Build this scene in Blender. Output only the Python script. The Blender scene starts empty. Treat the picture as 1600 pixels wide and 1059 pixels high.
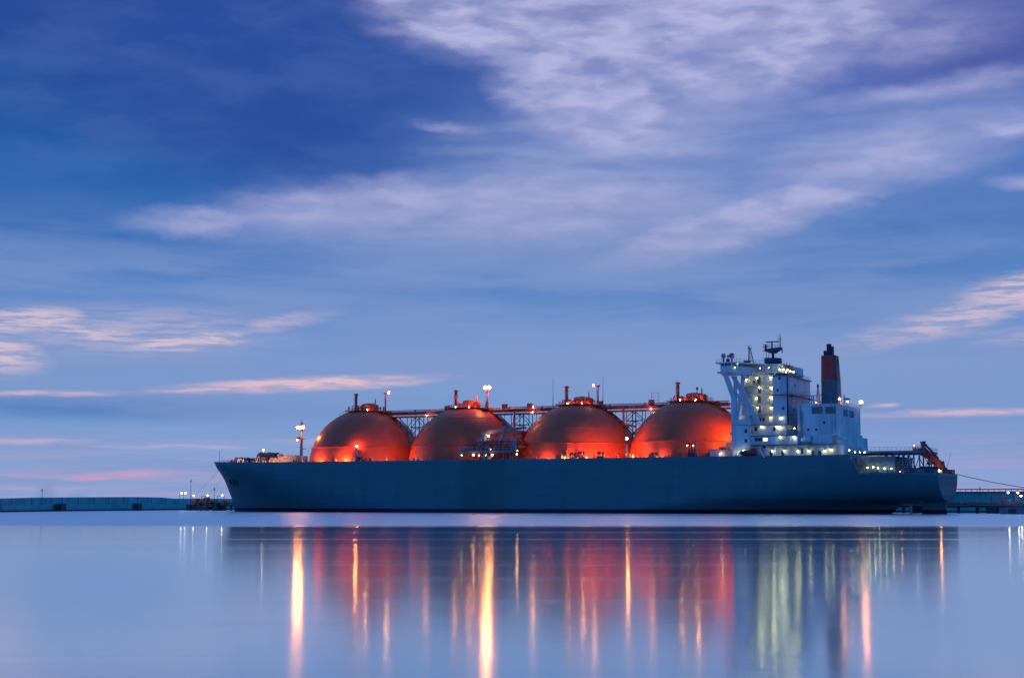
import bpy, bmesh, math, random
from mathutils import Vector, Matrix
random.seed(7)
sc = bpy.context.scene
col = sc.collection
PI = math.pi

def lin(r, g, b):
    f = lambda c: (c / 255 / 12.92) if c / 255 <= 0.04045 else ((c / 255 + 0.055) / 1.055) ** 2.4
    return (f(r), f(g), f(b), 1.0)

# ------------------------------------------------------------------ camera
cam_d = bpy.data.cameras.new('camera')
cam = bpy.data.objects.new('camera', cam_d); col.objects.link(cam)
cam.location = (0, 0, 4.3)
cam.rotation_euler = (math.radians(90 + 5.982), 0, 0)
cam_d.sensor_width = 36; cam_d.lens = 54.0
cam_d.clip_start = 0.5; cam_d.clip_end = 40000
sc.camera = cam
sc.render.resolution_x = 1024; sc.render.resolution_y = 677
sc.view_settings.view_transform = 'Standard'; sc.view_settings.look = 'None'
sc.view_settings.exposure = 0.0; sc.view_settings.gamma = 1.0

# ------------------------------------------------------------------ sky (world)
world = bpy.data.worlds.new('World'); sc.world = world; world.use_nodes = True
wt = world.node_tree; wt.nodes.clear()
class NG:
    """tiny node-graph helper"""
    def __init__(s, tree): s.t = tree
    def n(s, typ, **kw):
        nd = s.t.nodes.new(typ)
        for k_, v in kw.items(): setattr(nd, k_, v)
        return nd
    def put(s, sock, v):
        if isinstance(v, bpy.types.NodeSocket): s.t.links.new(v, sock)
        else: sock.default_value = v
    def m(s, op, a, b=0.0, c=None, clamp=False):
        nd = s.n('ShaderNodeMath', operation=op, use_clamp=clamp)
        s.put(nd.inputs[0], a); s.put(nd.inputs[1], b)
        if c is not None: s.put(nd.inputs[2], c)
        return nd.outputs[0]
    def v(s, op, a, b=(0, 0, 0)):
        nd = s.n('ShaderNodeVectorMath', operation=op)
        s.put(nd.inputs[0], a)
        if op == 'SCALE': s.put(nd.inputs['Scale'], b)
        else: s.put(nd.inputs[1], b)
        return nd.outputs['Value' if op == 'LENGTH' else 'Vector']
    def noise(s, vec, scale, detail=4, rough=0.55, dist=0.0, color=False):
        nd = s.n('ShaderNodeTexNoise'); s.put(nd.inputs['Vector'], vec)
        nd.inputs['Scale'].default_value = scale; nd.inputs['Detail'].default_value = detail
        nd.inputs['Roughness'].default_value = rough; nd.inputs['Distortion'].default_value = dist
        return nd.outputs['Color' if color else 'Fac']
    def rng(s, val, a, b, c=0.0, d=1.0, smooth=True):
        nd = s.n('ShaderNodeMapRange', interpolation_type='SMOOTHSTEP' if smooth else 'LINEAR')
        s.put(nd.inputs[0], val)
        for i, q in enumerate((a, b, c, d)): s.put(nd.inputs[1 + i], q)
        return nd.outputs[0]
    def mix(s, f, a, b):
        nd = s.n('ShaderNodeMix', data_type='RGBA')
        s.put(nd.inputs[0], f); s.put(nd.inputs[6], a); s.put(nd.inputs[7], b)
        return nd.outputs[2]
    def ramp(s, val, stops):
        nd = s.n('ShaderNodeValToRGB'); s.put(nd.inputs[0], val)
        e = nd.color_ramp.elements
        while len(e) < len(stops): e.new(0.5)
        for i, (p, c) in enumerate(stops): e[i].position = p; e[i].color = c
        return nd.outputs[0]
    def mapping(s, vec, loc=(0, 0, 0), rot=0.0, scale=(1, 1, 1), typ='POINT'):
        nd = s.n('ShaderNodeMapping', vector_type=typ); s.put(nd.inputs[0], vec)
        nd.inputs[1].default_value = loc; nd.inputs[2].default_value = (0, 0, rot); nd.inputs[3].default_value = scale
        return nd.outputs[0]

g = NG(wt)
tc = g.n('ShaderNodeTexCoord')
D = g.v('NORMALIZE', tc.outputs['Generated'])
sp = g.n('ShaderNodeSeparateXYZ'); wt.links.new(D, sp.inputs[0])
# azimuth / elevation of the sky direction, in units of 1/2400 radian
AZ = g.m('MULTIPLY', g.m('ARCTAN2', sp.outputs[0], sp.outputs[1]), 2400.0)
EL = g.m('MULTIPLY', g.m('ARCSINE', sp.outputs[2]), 2400.0)
cb = g.n('ShaderNodeCombineXYZ'); wt.links.new(AZ, cb.inputs[0]); wt.links.new(EL, cb.inputs[1])
SK = cb.outputs[0]
# warps
w1 = g.noise(g.mapping(SK, scale=(1 / 260, 1 / 120, 1)), 1.0, 4, 0.6, color=True)
w2 = g.noise(g.mapping(SK, scale=(1 / 60, 1 / 22, 1)), 1.0, 3, 0.6, color=True)
def warp(ax, ay, bx, by):
    a = g.v('MULTIPLY', g.v('SUBTRACT', w1, (0.5, 0.5, 0.5)), (ax, ay, 0))
    b = g.v('MULTIPLY', g.v('SUBTRACT', w2, (0.5, 0.5, 0.5)), (bx, by, 0))
    return g.v('ADD', SK, g.v('ADD', a, b))
SKW = warp(150, 60, 60, 18)
SKF = warp(90, 16, 40, 6)
SKM = warp(90, 44, 64, 22)
def ell(vec, x, y, rx, ry, ang=0.0, inner=0.0, w=1.0):
    """soft elliptical cloud bank centred at sky direction (x,y), ang in degrees"""
    q = g.mapping(vec, loc=(x - 800, 781 - y, 0), rot=math.radians(ang), scale=(rx, ry, 1), typ='TEXTURE')
    q = g.v('MULTIPLY', q, (1, 1, 0))
    return g.rng(g.v('LENGTH', q), 1.0, inner, 0.0, w)
def total(lst, op='MAXIMUM'):
    r = lst[0]
    for q in lst[1:]: r = g.m(op, r, q)
    return r
# clear-sky gradient: left and right sides differ in hue
LEFT = [(0.00, lin(142, 168, 214)), (0.06, lin(134, 164, 212)), (0.12, lin(112, 154, 208)), (0.17, lin(118, 154, 208)), (0.26, lin(104, 142, 202)),
        (0.34, lin(76, 126, 194)), (0.42, lin(50, 108, 182)), (0.56, lin(34, 88, 164)), (0.78, lin(34, 66, 146)), (1.0, lin(28, 52, 120))]
RIGHT = [(0.00, lin(142, 168, 216)), (0.06, lin(134, 160, 212)), (0.12, lin(116, 154, 208)), (0.22, lin(122, 152, 206)), (0.28, lin(98, 140, 200)),
         (0.34, lin(82, 130, 194)), (0.42, lin(80, 124, 190)), (0.56, lin(90, 120, 192)), (0.78, lin(68, 80, 158)), (1.0, lin(34, 52, 122))]
elw = g.m('ADD', EL, g.m('MULTIPLY', g.m('SUBTRACT', g.noise(g.mapping(SK, scale=(1 / 500, 1 / 70, 1)), 1.0, 4, 0.55), 0.5), 90))
elf = g.m('DIVIDE', elw, 1000.0, clamp=True)
base = g.mix(g.rng(AZ, -560, 420), g.ramp(elf, LEFT), g.ramp(elf, RIGHT))
# deep blue gap upper left, violet gaps upper right
base = g.mix(ell(SKM, 380, 140, 480, 220, -14, 0.3, 0.85), base, lin(38, 76, 157))
mot = g.noise(g.mapping(SKW, rot=math.radians(-8), scale=(1 / 240, 1 / 70, 1)), 1.0, 4, 0.55)
base = g.mix(g.m('MULTIPLY', g.rng(mot, 0.40, 0.66, 0.0, 0.30), g.rng(EL, 250, 420)), base, lin(78, 108, 182))
base = g.mix(g.m('MULTIPLY', g.rng(mot, 0.46, 0.30, 0.0, 0.16), g.rng(EL, 250, 420)), base, lin(26, 62, 142))
base = g.mix(ell(SKW, 1530, 110, 280, 110, -8, 0.0, 0.5), base, lin(66, 72, 150))
base = g.mix(ell(SKW, 800, 190, 160, 60, 20, 0.0, 0.35), base, lin(60, 78, 158))
base = g.mix(ell(SKF, 160, 642, 460, 30, 0, 0.2, 0.85), base, lin(78, 124, 188))
base = g.mix(ell(SKF, 1250, 480, 420, 60, 4, 0.0, 0.35), base, lin(78, 106, 184))
# high lavender cloud deck
veil = total([ell(SKW, 850, 330, 700, 110, 5, 0.25, 1.0), ell(SKW, 980, 235, 420, 110, 4, 0.3, 1.0), ell(SKW, 1380, 240, 420, 100, 8, 0.2, 0.95),
              ell(SKW, 1000, 410, 420, 60, 5, 0.1, 0.7), ell(SKW, 330, 500, 360, 50, 4, 0, 0.6), ell(SKW, 1450, 500, 300, 50, 8, 0, 0.6),
              ell(SKW, 1480, 30, 300, 70, 0, 0, 0.45), ell(SKW, 640, 420, 320, 50, 0, 0, 0.6), ell(SKW, 900, 550, 900, 110, 0, 0, 0.55)])
mass = total([ell(SKM, 990, 0, 500, 150, 0, 0.6, 1.0), ell(SKM, 900, 130, 210, 120, -28, 0.5, 0.95), ell(SKM, 1190, 70, 330, 130, 12, 0.4, 0.95), ell(SKM, 700, 20, 200, 80, -22, 0.5, 1.0), ell(SKM, 1420, 90, 220, 60, 4, 0, 0.6),
              ell(SKM, 320, 352, 170, 30, 4, 0.2, 0.85), ell(SKM, 560, 325, 320, 60, 4, 0.2, 0.8), ell(SKM, 1160, 352, 280, 46, 14, 0.5, 0.9), ell(SKM, 860, 330, 380, 90, 2, 0.2, 0.7),
              ell(SKW, 1380, 262, 280, 60, 8, 0, 0.7), ell(SKW, 1450, 165, 320, 26, 3, 0, 0.6), ell(SKW, 1585, 228, 130, 30, -5, 0, 0.85), ell(SKW, 1010, 215, 190, 45, -4, 0, 0.75),
              ell(SKF, 1590, 312, 90, 16, -4, 0, 0.9), ell(SKM, 700, 205, 90, 14, -6, 0, 0.45)])
st = g.noise(g.mapping(SKF, rot=math.radians(-7), scale=(1 / 210, 1 / 26, 1)), 1.0, 5, 0.55)
stb = g.noise(g.mapping(SKF, rot=math.radians(20), scale=(1 / 90, 1 / 26, 1)), 1.0, 4, 0.5)
lump = g.noise(g.mapping(SKF, rot=math.radians(12), scale=(1 / 110, 1 / 40, 1)), 1.0, 3, 0.5)
vd = g.m('MULTIPLY', veil, g.rng(st, 0.30, 0.72, 0.45, 1.0))
md = g.m('MULTIPLY', mass, g.rng(stb, 0.34, 0.60, 0.62, 1.0))
c1 = g.mix(g.m('MULTIPLY', vd, 0.9), base, lin(136, 154, 204))
cc = g.mix(g.rng(lump, 0.36, 0.62), lin(154, 162, 210), lin(184, 184, 226))
c2 = g.mix(g.m('MULTIPLY', md, 0.95), c1, g.mix(g.rng(EL, 560, 300), cc, lin(164, 168, 210)))
c2 = g.mix(ell(SKW, 1240, -10, 330, 50, 3, 0.1, 0.7), c2, lin(206, 200, 240))
# bright low scud on the left and right, warmer
hazy = g.noise(g.mapping(SKF, rot=math.radians(4), scale=(1 / 420, 1 / 55, 1)), 1.0, 4, 0.55)
c2 = g.mix(g.m('MULTIPLY', g.rng(EL, 470, 330), g.rng(hazy, 0.36, 0.60, 0.05, 0.62)), c2, lin(126, 150, 201))
st2 = g.noise(g.mapping(SKF, rot=math.radians(-3), scale=(1 / 75, 1 / 8, 1)), 1.0, 5, 0.6)
low = total([ell(SKF, 60, 512, 130, 26, 5, 0.3, 1.0), ell(SKF, 150, 528, 150, 20, -6, 0.2, 0.9), ell(SKF, 300, 540, 130, 20, 6, 0.3, 1.0), ell(SKF, 20, 562, 110, 44, -8, 0.2, 1.0),
             ell(SKF, 440, 508, 120, 18, 10, 0, 0.6), ell(SKF, 1490, 508, 240, 34, 12, 0.1, 0.8), ell(SKF, 1600, 470, 150, 40, 8, 0.3, 1.0), ell(SKF, 200, 525, 330, 60, 0, 0, 0.5), ell(SKF, 1580, 540, 140, 20, 0, 0, 0.4)])
ld = g.m('MULTIPLY', low, g.rng(st2, 0.38, 0.58, 0.25, 1.0))
c3 = g.mix(ld, c2, lin(206, 188, 208))
# thin pink bars near the horizon
pink = total([ell(SKF, 480, 603, 260, 15, 3, 0.3, 1.0), ell(SKF, 90, 623, 170, 7, 1, 0, 0.75), ell(SKF, 330, 612, 150, 6, 5, 0, 0.7), ell(SKF, 1500, 652, 230, 9, 0, 0, 0.8),
              ell(SKF, 1372, 638, 40, 5, 0, 0, 0.8), ell(SKF, 60, 692, 150, 8, 0, 0, 0.5), ell(SKF, 300, 700, 200, 6, 0, 0, 0.4), ell(SKF, 560, 690, 200, 8, 0, 0, 0.35)])
c4 = g.mix(g.m('MULTIPLY', pink, g.rng(st2, 0.36, 0.58, 0.35, 1.0)), c3, lin(222, 186, 202))
rose = total([ell(SKF, 210, 744, 110, 9, 2, 0, 1.0), ell(SKF, 80, 742, 120, 5, 0, 0, 0.4), ell(SKF, 40, 562, 60, 6, 8, 0, 0.3)])
c4 = g.mix(g.m('MULTIPLY', rose, g.rng(st2, 0.34, 0.6, 0.4, 1.0)), c4, lin(232, 158, 182))
hz = g.m('MULTIPLY', g.rng(EL, 130, 20), g.rng(g.noise(g.mapping(SKF, scale=(1 / 330, 1 / 11, 1)), 1.0, 4, 0.55), 0.42, 0.66, 0.0, 0.7))
c5 = g.mix(hz, c4, lin(172, 160, 204))
puff = total([ell(warp(20, 12, 14, 10), 95, 770, 26, 20, 30, 0.2, 0.45), ell(warp(20, 12, 14, 10), 142, 776, 24, 10, 0, 0.2, 0.3)])
c6 = g.mix(puff, c5, lin(104, 136, 192))
c6 = g.mix(g.m('MULTIPLY', g.rng(EL, 800, 1100), g.rng(st, 0.3, 0.6, 0.6, 0.95)), c6, lin(126, 156, 208))
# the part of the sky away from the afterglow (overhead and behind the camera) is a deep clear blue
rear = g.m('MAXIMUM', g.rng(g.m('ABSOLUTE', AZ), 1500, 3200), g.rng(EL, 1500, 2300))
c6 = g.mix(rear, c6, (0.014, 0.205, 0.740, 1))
# a faint physical dusk sky underneath
nish = g.n('ShaderNodeTexSky', sky_type='NISHITA'); nish.sun_disc = False
nish.sun_elevation = math.radians(2.0); nish.sun_rotation = math.radians(200)
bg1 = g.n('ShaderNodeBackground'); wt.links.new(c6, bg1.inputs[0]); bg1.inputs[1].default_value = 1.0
bg2 = g.n('ShaderNodeBackground'); wt.links.new(nish.outputs[0], bg2.inputs[0]); bg2.inputs[1].default_value = 0.004
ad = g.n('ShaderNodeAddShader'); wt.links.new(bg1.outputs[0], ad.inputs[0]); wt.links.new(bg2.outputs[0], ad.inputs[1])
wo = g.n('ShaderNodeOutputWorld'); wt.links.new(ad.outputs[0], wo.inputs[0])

# last glow of the sun, behind and left of the camera
sun_d = bpy.data.lights.new('sun', 'SUN'); sun_d.energy = 0.08; sun_d.angle = math.radians(20); sun_d.color = (1, 0.55, 0.48)
sun = bpy.data.objects.new('sun', sun_d); col.objects.link(sun)
sun.rotation_euler = (math.radians(86), 0, math.radians(-20))

# ------------------------------------------------------------------ materials
def paint(name, rgb, rough=0.5, var=0.12, metal=0.0, scale=0.35, spec=0.5, streak=False):
    m = bpy.data.materials.new(name); m.use_nodes = True
    t = m.node_tree; q = NG(t); b = t.nodes['Principled BSDF']
    tc_ = q.n('ShaderNodeTexCoord')
    vec = q.mapping(tc_.outputs['Object'], scale=(1, 1, 0.25 if streak else 1))
    nf = q.noise(vec, scale, 6, 0.65)
    c = (*rgb[:3], 1)
    d = tuple(x * (1 - 1.6 * var) for x in rgb[:3]) + (1,); l = tuple(min(1, x * (1 + 1.2 * var)) for x in rgb[:3]) + (1,)
    q.put(b.inputs['Base Color'], q.mix(q.rng(nf, 0.35, 0.65), d, l))
    q.put(b.inputs['Roughness'], q.rng(q.noise(vec, scale * 3, 4), 0.3, 0.7, max(0.05, rough - 0.08), min(1, rough + 0.08)))
    b.inputs['Metallic'].default_value = metal; b.inputs['Specular IOR Level'].default_value = spec
    return m
def glow(name, rgb, s):
    m = bpy.data.materials.new(name); m.use_nodes = True; t = m.node_tree; t.nodes.clear()
    e = t.nodes.new('ShaderNodeEmission'); e.inputs[0].default_value = (*rgb, 1); e.inputs[1].default_value = s
    o = t.nodes.new('ShaderNodeOutputMaterial'); t.links.new(e.outputs[0], o.inputs[0])
    return m
M = dict(
    red=paint('dome_red_paint', (0.78, 0.080, 0.024), 0.42, 0.05, scale=0.12, spec=0.35),
    pipe=paint('red_oxide_pipe_paint', (0.50, 0.070, 0.026), 0.5, 0.25, scale=0.6),
    dark=paint('dark_steel', (0.03, 0.04, 0.05), 0.55, 0.2),
    white=paint('white_house_paint', (0.58, 0.60, 0.58), 0.6, 0.12, scale=0.3, streak=True),
    blue=paint('blue_grey_gear_paint', (0.09, 0.15, 0.20), 0.5, 0.2),
    grey=paint('grey_steel', (0.20, 0.23, 0.26), 0.5, 0.2),
    buff=paint('buff_fittings', (0.50, 0.40, 0.32), 0.5, 0.2, scale=1.2),
    glass=paint('dark_glass', (0.02, 0.025, 0.03), 0.12, 0.0),
    louvre=paint('louvre_grey', (0.16, 0.18, 0.19), 0.6, 0.1),
    funred=paint('funnel_red', (0.36, 0.025, 0.025), 0.45, 0.12),
    fungrey=paint('funnel_teal_grey', (0.055, 0.10, 0.12), 0.45, 0.12),
    orange=paint('lifeboat_red', (0.30, 0.03, 0.02), 0.4, 0.1),
    conc=paint('sea_wall_concrete', (0.12, 0.40, 0.38), 0.8, 0.12, scale=0.25, streak=True),
    wet=paint('wet_dark_rock', (0.02, 0.03, 0.035), 0.7, 0.3),
    rope=paint('mooring_rope', (0.18, 0.17, 0.16), 0.9, 0.1),
    bronze=paint('bronze_blade', (0.75, 0.66, 0.55), 0.4, 0.1),
    sod=glow('sodium_lamp_glow', (1.0, 0.30, 0.07), 190), sodbig=glow('sodium_floodlight_glow', (1.0, 0.30, 0.07), 520),
    sods=glow('small_sodium_lamp_glow', (1.0, 0.40, 0.12), 120),
    wl2=glow('bridge_lamp_glow', (1.0, 0.93, 0.45), 20), wl=glow('deck_wall_lamp_glow', (1.0, 0.93, 0.38), 55), wh=glow('pier_lamp_glow', (1.0, 0.93, 0.72), 30), sodf=glow('hooded_floodlight_glow', (1.0, 0.36, 0.08), 1000), crown=glow('crown_lamp_glow', (1.0, 0.34, 0.09), 480), domefill=glow('dome_fill_glow', (1.0, 0.34, 0.09), 700), sodw=glow('deck_well_lamp_glow', (1.0, 0.36, 0.08), 1500),
)

# hull paint: blue grey topsides, dark red boot topping, one rectangle of different paint amidships
def hull_mat():
    m = bpy.data.materials.new('hull_paint'); m.use_nodes = True; t = m.node_tree; q = NG(t); b = t.nodes['Principled BSDF']
    tc_ = q.n('ShaderNodeTexCoord'); s_ = q.n('ShaderNodeSeparateXYZ'); t.links.new(tc_.outputs['Object'], s_.inputs[0])
    vec = q.mapping(tc_.outputs['Object'], scale=(0.5, 0.5, 0.06))
    n1 = q.noise(vec, 0.35, 6, 0.6); n2 = q.noise(q.mapping(tc_.outputs['Object'], scale=(1, 1, 0.08)), 0.8, 4, 0.7)
    top = q.mix(q.rng(n1, 0.3, 0.7), (0.050, 0.150, 0.160, 1), (0.060, 0.172, 0.184, 1))
    top = q.mix(q.rng(n2, 0.58, 0.8, 0, 0.35), top, (0.02, 0.09, 0.11, 1))
    br = q.n('ShaderNodeTexBrick'); cz = q.n('ShaderNodeCombineXYZ'); t.links.new(s_.outputs[0], cz.inputs[0]); t.links.new(s_.outputs[2], cz.inputs[1]); t.links.new(cz.outputs[0], br.inputs[0])
    br.inputs['Color1'].default_value = (0.93, 0.93, 0.93, 1); br.inputs['Color2'].default_value = (1.03, 1.03, 1.03, 1); br.inputs['Mortar'].default_value = (0.7, 0.7, 0.7, 1)
    br.inputs['Scale'].default_value = 1.0; br.inputs['Mortar Size'].default_value = 0.05; br.inputs['Brick Width'].default_value = 11.0; br.inputs['Row Height'].default_value = 2.9
    mm = q.n('ShaderNodeMix', data_type='RGBA', blend_type='MULTIPLY'); mm.inputs[0].default_value = 0.8; t.links.new(top, mm.inputs[6]); t.links.new(br.outputs[0], mm.inputs[7]); top = mm.outputs[2]
    rs_ = q.noise(q.mapping(tc_.outputs['Object'], scale=(0.9, 0.9, 0.035)), 1.0, 3, 0.6)
    top = q.mix(q.m('MULTIPLY', q.rng(rs_, 0.64, 0.74, 0, 0.35), q.rng(s_.outputs[2], 3.0, 17.0)), top, (0.07, 0.075, 0.075, 1))
    inx = q.m('MULTIPLY', q.rng(s_.outputs[0], 140.79 , 144.69), q.rng(s_.outputs[0], 162.06, 158.55))
    top = q.mix(q.m('MULTIPLY', inx, 0.5), top, (0.040, 0.105, 0.085, 1))
    zz = q.m('ADD', s_.outputs[2], q.m('MULTIPLY', n2, 0.1))
    body = q.mix(q.rng(zz, 1.35, 1.42, 0, 1), (0.09, 0.014, 0.03, 1), top)
    body = q.mix(q.rng(zz, 0.5, 0.35, 0, 0.8), body, (0.010, 0.010, 0.016, 1))
    t.links.new(body, b.inputs['Base Color'])
    b.inputs['Roughness'].default_value = 0.55; b.inputs['Specular IOR Level'].default_value = 0.2
    return m
M['hull'] = hull_mat()

# ------------------------------------------------------------------ mesh helpers
class MB:
    def __init__(s): s.v = []; s.f = []; s.sm = []
    def quad_box(s, pts):
        o = len(s.v); s.v += [tuple(p) for p in pts]
        for f in ((0, 3, 2, 1), (4, 5, 6, 7), (0, 1, 5, 4), (1, 2, 6, 5), (2, 3, 7, 6), (3, 0, 4, 7)): s.f.append(tuple(o + i for i in f)); s.sm.append(False)
        return s
    def box(s, x0, x1, y0, y1, z0, z1):
        x0, x1 = sorted((x0, x1)); y0, y1 = sorted((y0, y1)); z0, z1 = sorted((z0, z1))
        return s.quad_box([(x0, y0, z0), (x1, y0, z0), (x1, y1, z0), (x0, y1, z0), (x0, y0, z1), (x1, y0, z1), (x1, y1, z1), (x0, y1, z1)])
    def bar(s, a, b, r, n=6, r2=None, caps=True):
        a = Vector(a); b = Vector(b); d = (b - a)
        if d.length < 1e-6: return s
        d.normalize(); up = Vector((0, 0, 1)) if abs(d.z) < 0.9 else Vector((1, 0, 0))
        e1 = d.cross(up).normalized(); e2 = d.cross(e1); r2 = r if r2 is None else r2
        o = len(s.v)
        for p, rr in ((a, r), (b, r2)):
            for i in range(n):
                t = 2 * PI * (i + 0.5) / n
                s.v.append(tuple(p + e1 * (math.cos(t) * rr) + e2 * (math.sin(t) * rr)))
        for i in range(n):
            j = (i + 1) % n; s.f.append((o + i, o + n + i, o + n + j, o + j)); s.sm.append(n > 6)
        if caps:
            s.f.append(tuple(o + i for i in range(n))); s.sm.append(False)
            s.f.append(tuple(o + n + i for i in reversed(range(n)))); s.sm.append(False)
        return s
    def path(s, pts, r, n=6):
        for a, b in zip(pts, pts[1:]): s.bar(a, b, r, n)
        return s
    def lathe(s, prof, c=(0, 0, 0), n=32, cap=True):
        """prof: list of (r,z); axis z through c"""
        o = len(s.v)
        for r, z in prof:
            for i in range(n):
                t = 2 * PI * i / n; s.v.append((c[0] + r * math.cos(t), c[1] + r * math.sin(t), c[2] + z))
        for k_ in range(len(prof) - 1):
            for i in range(n):
                j = (i + 1) % n; a = o + k_ * n
                s.f.append((a + i, a + j, a + n + j, a + n + i)); s.sm.append(True)
        if cap:
            a = o + (len(prof) - 1) * n; s.f.append(tuple(a + i for i in range(n))); s.sm.append(False)
        return s
    def ball(s, c, r, n=8, m=5):
        prof = [(max(0.001, r * math.sin(PI * k_ / m)), -r * math.cos(PI * k_ / m)) for k_ in range(m + 1)]
        return s.lathe(prof, c, n, cap=False)
    def prism(s, poly, axis, a, b):
        """poly of 2D points extruded along axis 'x','y' or 'z' between a and b"""
        def mk(p, t): return {'y': (p[0], t, p[1]), 'x': (t, p[0], p[1]), 'z': (p[0], p[1], t)}[axis]
        o = len(s.v); n = len(poly); s.v += [mk(p, a) for p in poly] + [mk(p, b) for p in poly]
        for i in range(n):
            j = (i + 1) % n; s.f.append((o + i, o + j, o + n + j, o + n + i)); s.sm.append(False)
        s.f.append(tuple(o + i for i in reversed(range(n)))); s.sm.append(False)
        s.f.append(tuple(o + n + i for i in range(n))); s.sm.append(False)
        return s
    def build(s, name, mat, parent=None, auto=None, bevel=0.0):
        me = bpy.data.meshes.new(name); me.from_pydata(s.v, [], s.f)
        me.materials.append(mat)
        for p, q in zip(me.polygons, s.sm): p.use_smooth = q
        bm = bmesh.new(); bm.from_mesh(me); bmesh.ops.recalc_face_normals(bm, faces=bm.faces[:]); bm.to_mesh(me); bm.free()
        if auto: me.shade_smooth() if hasattr(me, 'shade_smooth') else None; me.set_sharp_from_angle(angle=math.radians(auto))
        o = bpy.data.objects.new(name, me); col.objects.link(o)
        if parent: o.parent = parent
        if bevel:
            bv = o.modifiers.new('bevel', 'BEVEL'); bv.width = bevel; bv.segments = 2; bv.limit_method = 'ANGLE'
        return o
def empty(name, label, cat, loc=(0, 0, 0), rz=0.0, group=None):
    o = bpy.data.objects.new(name, None); col.objects.link(o); o.location = loc; o.rotation_euler = (0, 0, rz)
    o['label'] = label; o['category'] = cat
    if group: o['group'] = group
    return o
def tag(o, label, cat, group=None):
    o['label'] = label; o['category'] = cat
    if group: o['group'] = group
    return o
def lamp(c, r, mat, parent, name='lamp'):
    return MB().ball(c, r, 8, 4).build(name, mat, parent)
def halo_disc(c, r, parent, d=0.5):
    """round painted disc added behind a floodlight to show a lit halo"""
    m = MB(); m.bar((c[0], c[1] - d, c[2]), (c[0], c[1] - d + 0.12, c[2]), r, 16); m.bar((c[0], c[1] - d, c[2]), (c[0], c[1] - d - 0.4, c[2]), 0.2, 6)
    return m.build('lamp_halo_disc', M['pipe'], parent)  # added disc, stands in for the glow around the bulb
def rail(m, pts, h=1.1, step=2.0, r=0.045, bars=(0.55, 1.1)):
    for a, b in zip(pts, pts[1:]):
        a = Vector(a); b = Vector(b); n = max(1, int((b - a).length / step))
        for i in range(n + 1):
            p = a.lerp(b, i / n); m.bar(p, p + Vector((0, 0, h)), r, 4)
        for q in bars: m.bar(a + Vector((0, 0, q * h / 1.1)), b + Vector((0, 0, q * h / 1.1)), r, 4)
    return m
def ladder(m, a, b, w=0.5, step=0.6, r=0.04, side=(1, 0, 0)):
    a = Vector(a); b = Vector(b); s_ = Vector(side) * w / 2
    m.bar(a - s_, b - s_, r, 4); m.bar(a + s_, b + s_, r, 4)
    n = int((b - a).length / step)
    for i in range(1, n): p = a.lerp(b, i / n); m.bar(p - s_, p + s_, r * 0.8, 4)
    return m

# ------------------------------------------------------------------ water
def water():
    xs = [-9000, -3000, -1200, -400, 400, 1200, 3000, 9000]; ys = [-400, 10, 60, 150, 300, 600, 1500, 5000, 18000]
    v = [(x, y, 0) for y in ys for x in xs]; n = len(xs)
    f = [(j * n + i, j * n + i + 1, (j + 1) * n + i + 1, (j + 1) * n + i) for j in range(len(ys) - 1) for i in range(n - 1)]
    me = bpy.data.meshes.new('water'); me.from_pydata(v, [], f)
    m = bpy.data.materials.new('calm_harbour_water'); m.use_nodes = True; t = m.node_tree; t.nodes.clear(); q = NG(t)
    geo = q.n('ShaderNodeNewGeometry'); pos = geo.outputs['Position']
    s_ = q.n('ShaderNodeSeparateXYZ'); t.links.new(pos, s_.inputs[0])
    # breeze-ruffled strip far out, slick nearer; irregular edge and long slicks
    edge = q.noise(q.mapping(pos, scale=(1 / 140, 1 / 40, 1)), 1.0, 3, 0.5)
    yy = q.m('ADD', s_.outputs[1], q.m('MULTIPLY', q.m('SUBTRACT', edge, 0.5), 30))
    far = q.rng(yy, 240, 282)
    slick = q.noise(q.mapping(pos, scale=(1 / 260, 1 / 7, 1)), 1.0, 5, 0.6)
    sl = q.m('MULTIPLY', q.rng(slick, 0.52, 0.70), 0.03)
    lane = q.noise(q.mapping(pos, scale=(1 / 300, 1 / 22, 1)), 1.0, 2, 0.5)
    near_r = q.rng(s_.outputs[1], 40, 240, NEARR, MIDR, smooth=False)
    near_r = q.m('ADD', near_r, sl)
    near_r = q.m('ADD', near_r, q.m('MULTIPLY', q.rng(lane, 0.54, 0.72), 0.05))
    rough = q.m('ADD', q.m('MULTIPLY', near_r, q.m('SUBTRACT', 1.0, far)), q.m('MULTIPLY', far, FARR))
    gl = q.n('ShaderNodeBsdfGlossy', distribution='MULTI_GGX'); q.put(gl.inputs['Roughness'], rough); gl.inputs['Color'].default_value = (0.92, 1.0, 1.0, 1)
    # low swell normals: sub-pixel ripple that breaks the lamp streaks up
    bump = q.n('ShaderNodeBump'); bump.inputs['Strength'].default_value = BUMPS; bump.inputs['Distance'].default_value = 0.05
    hgt = q.noise(q.mapping(pos, scale=(1 / 1.6, 1 / 0.7, 1)), 1.0, 3, 0.6)
    q.put(bump.inputs['Height'], hgt)
    t.links.new(bump.outputs[0], gl.inputs['Normal'])
    df = q.n('ShaderNodeBsdfDiffuse'); df.inputs['Color'].default_value = (0.03, 0.09, 0.16, 1)
    lw = q.n('ShaderNodeFresnel'); lw.inputs['IOR'].default_value = 1.33
    mx = q.n('ShaderNodeMixShader'); q.put(mx.inputs[0], q.rng(lw.outputs[0], 0.0, 0.55, 0.25, 0.97, smooth=False))
    t.links.new(df.outputs[0], mx.inputs[1]); t.links.new(gl.outputs[0], mx.inputs[2])
    o_ = q.n('ShaderNodeOutputMaterial'); t.links.new(mx.outputs[0], o_.inputs[0])
    me.materials.append(m); o = bpy.data.objects.new('water', me); col.objects.link(o); o['kind'] = 'structure'
NEARR, MIDR, FARR, BUMPS = 0.115, 0.075, 0.34, 0.07
water()

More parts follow.
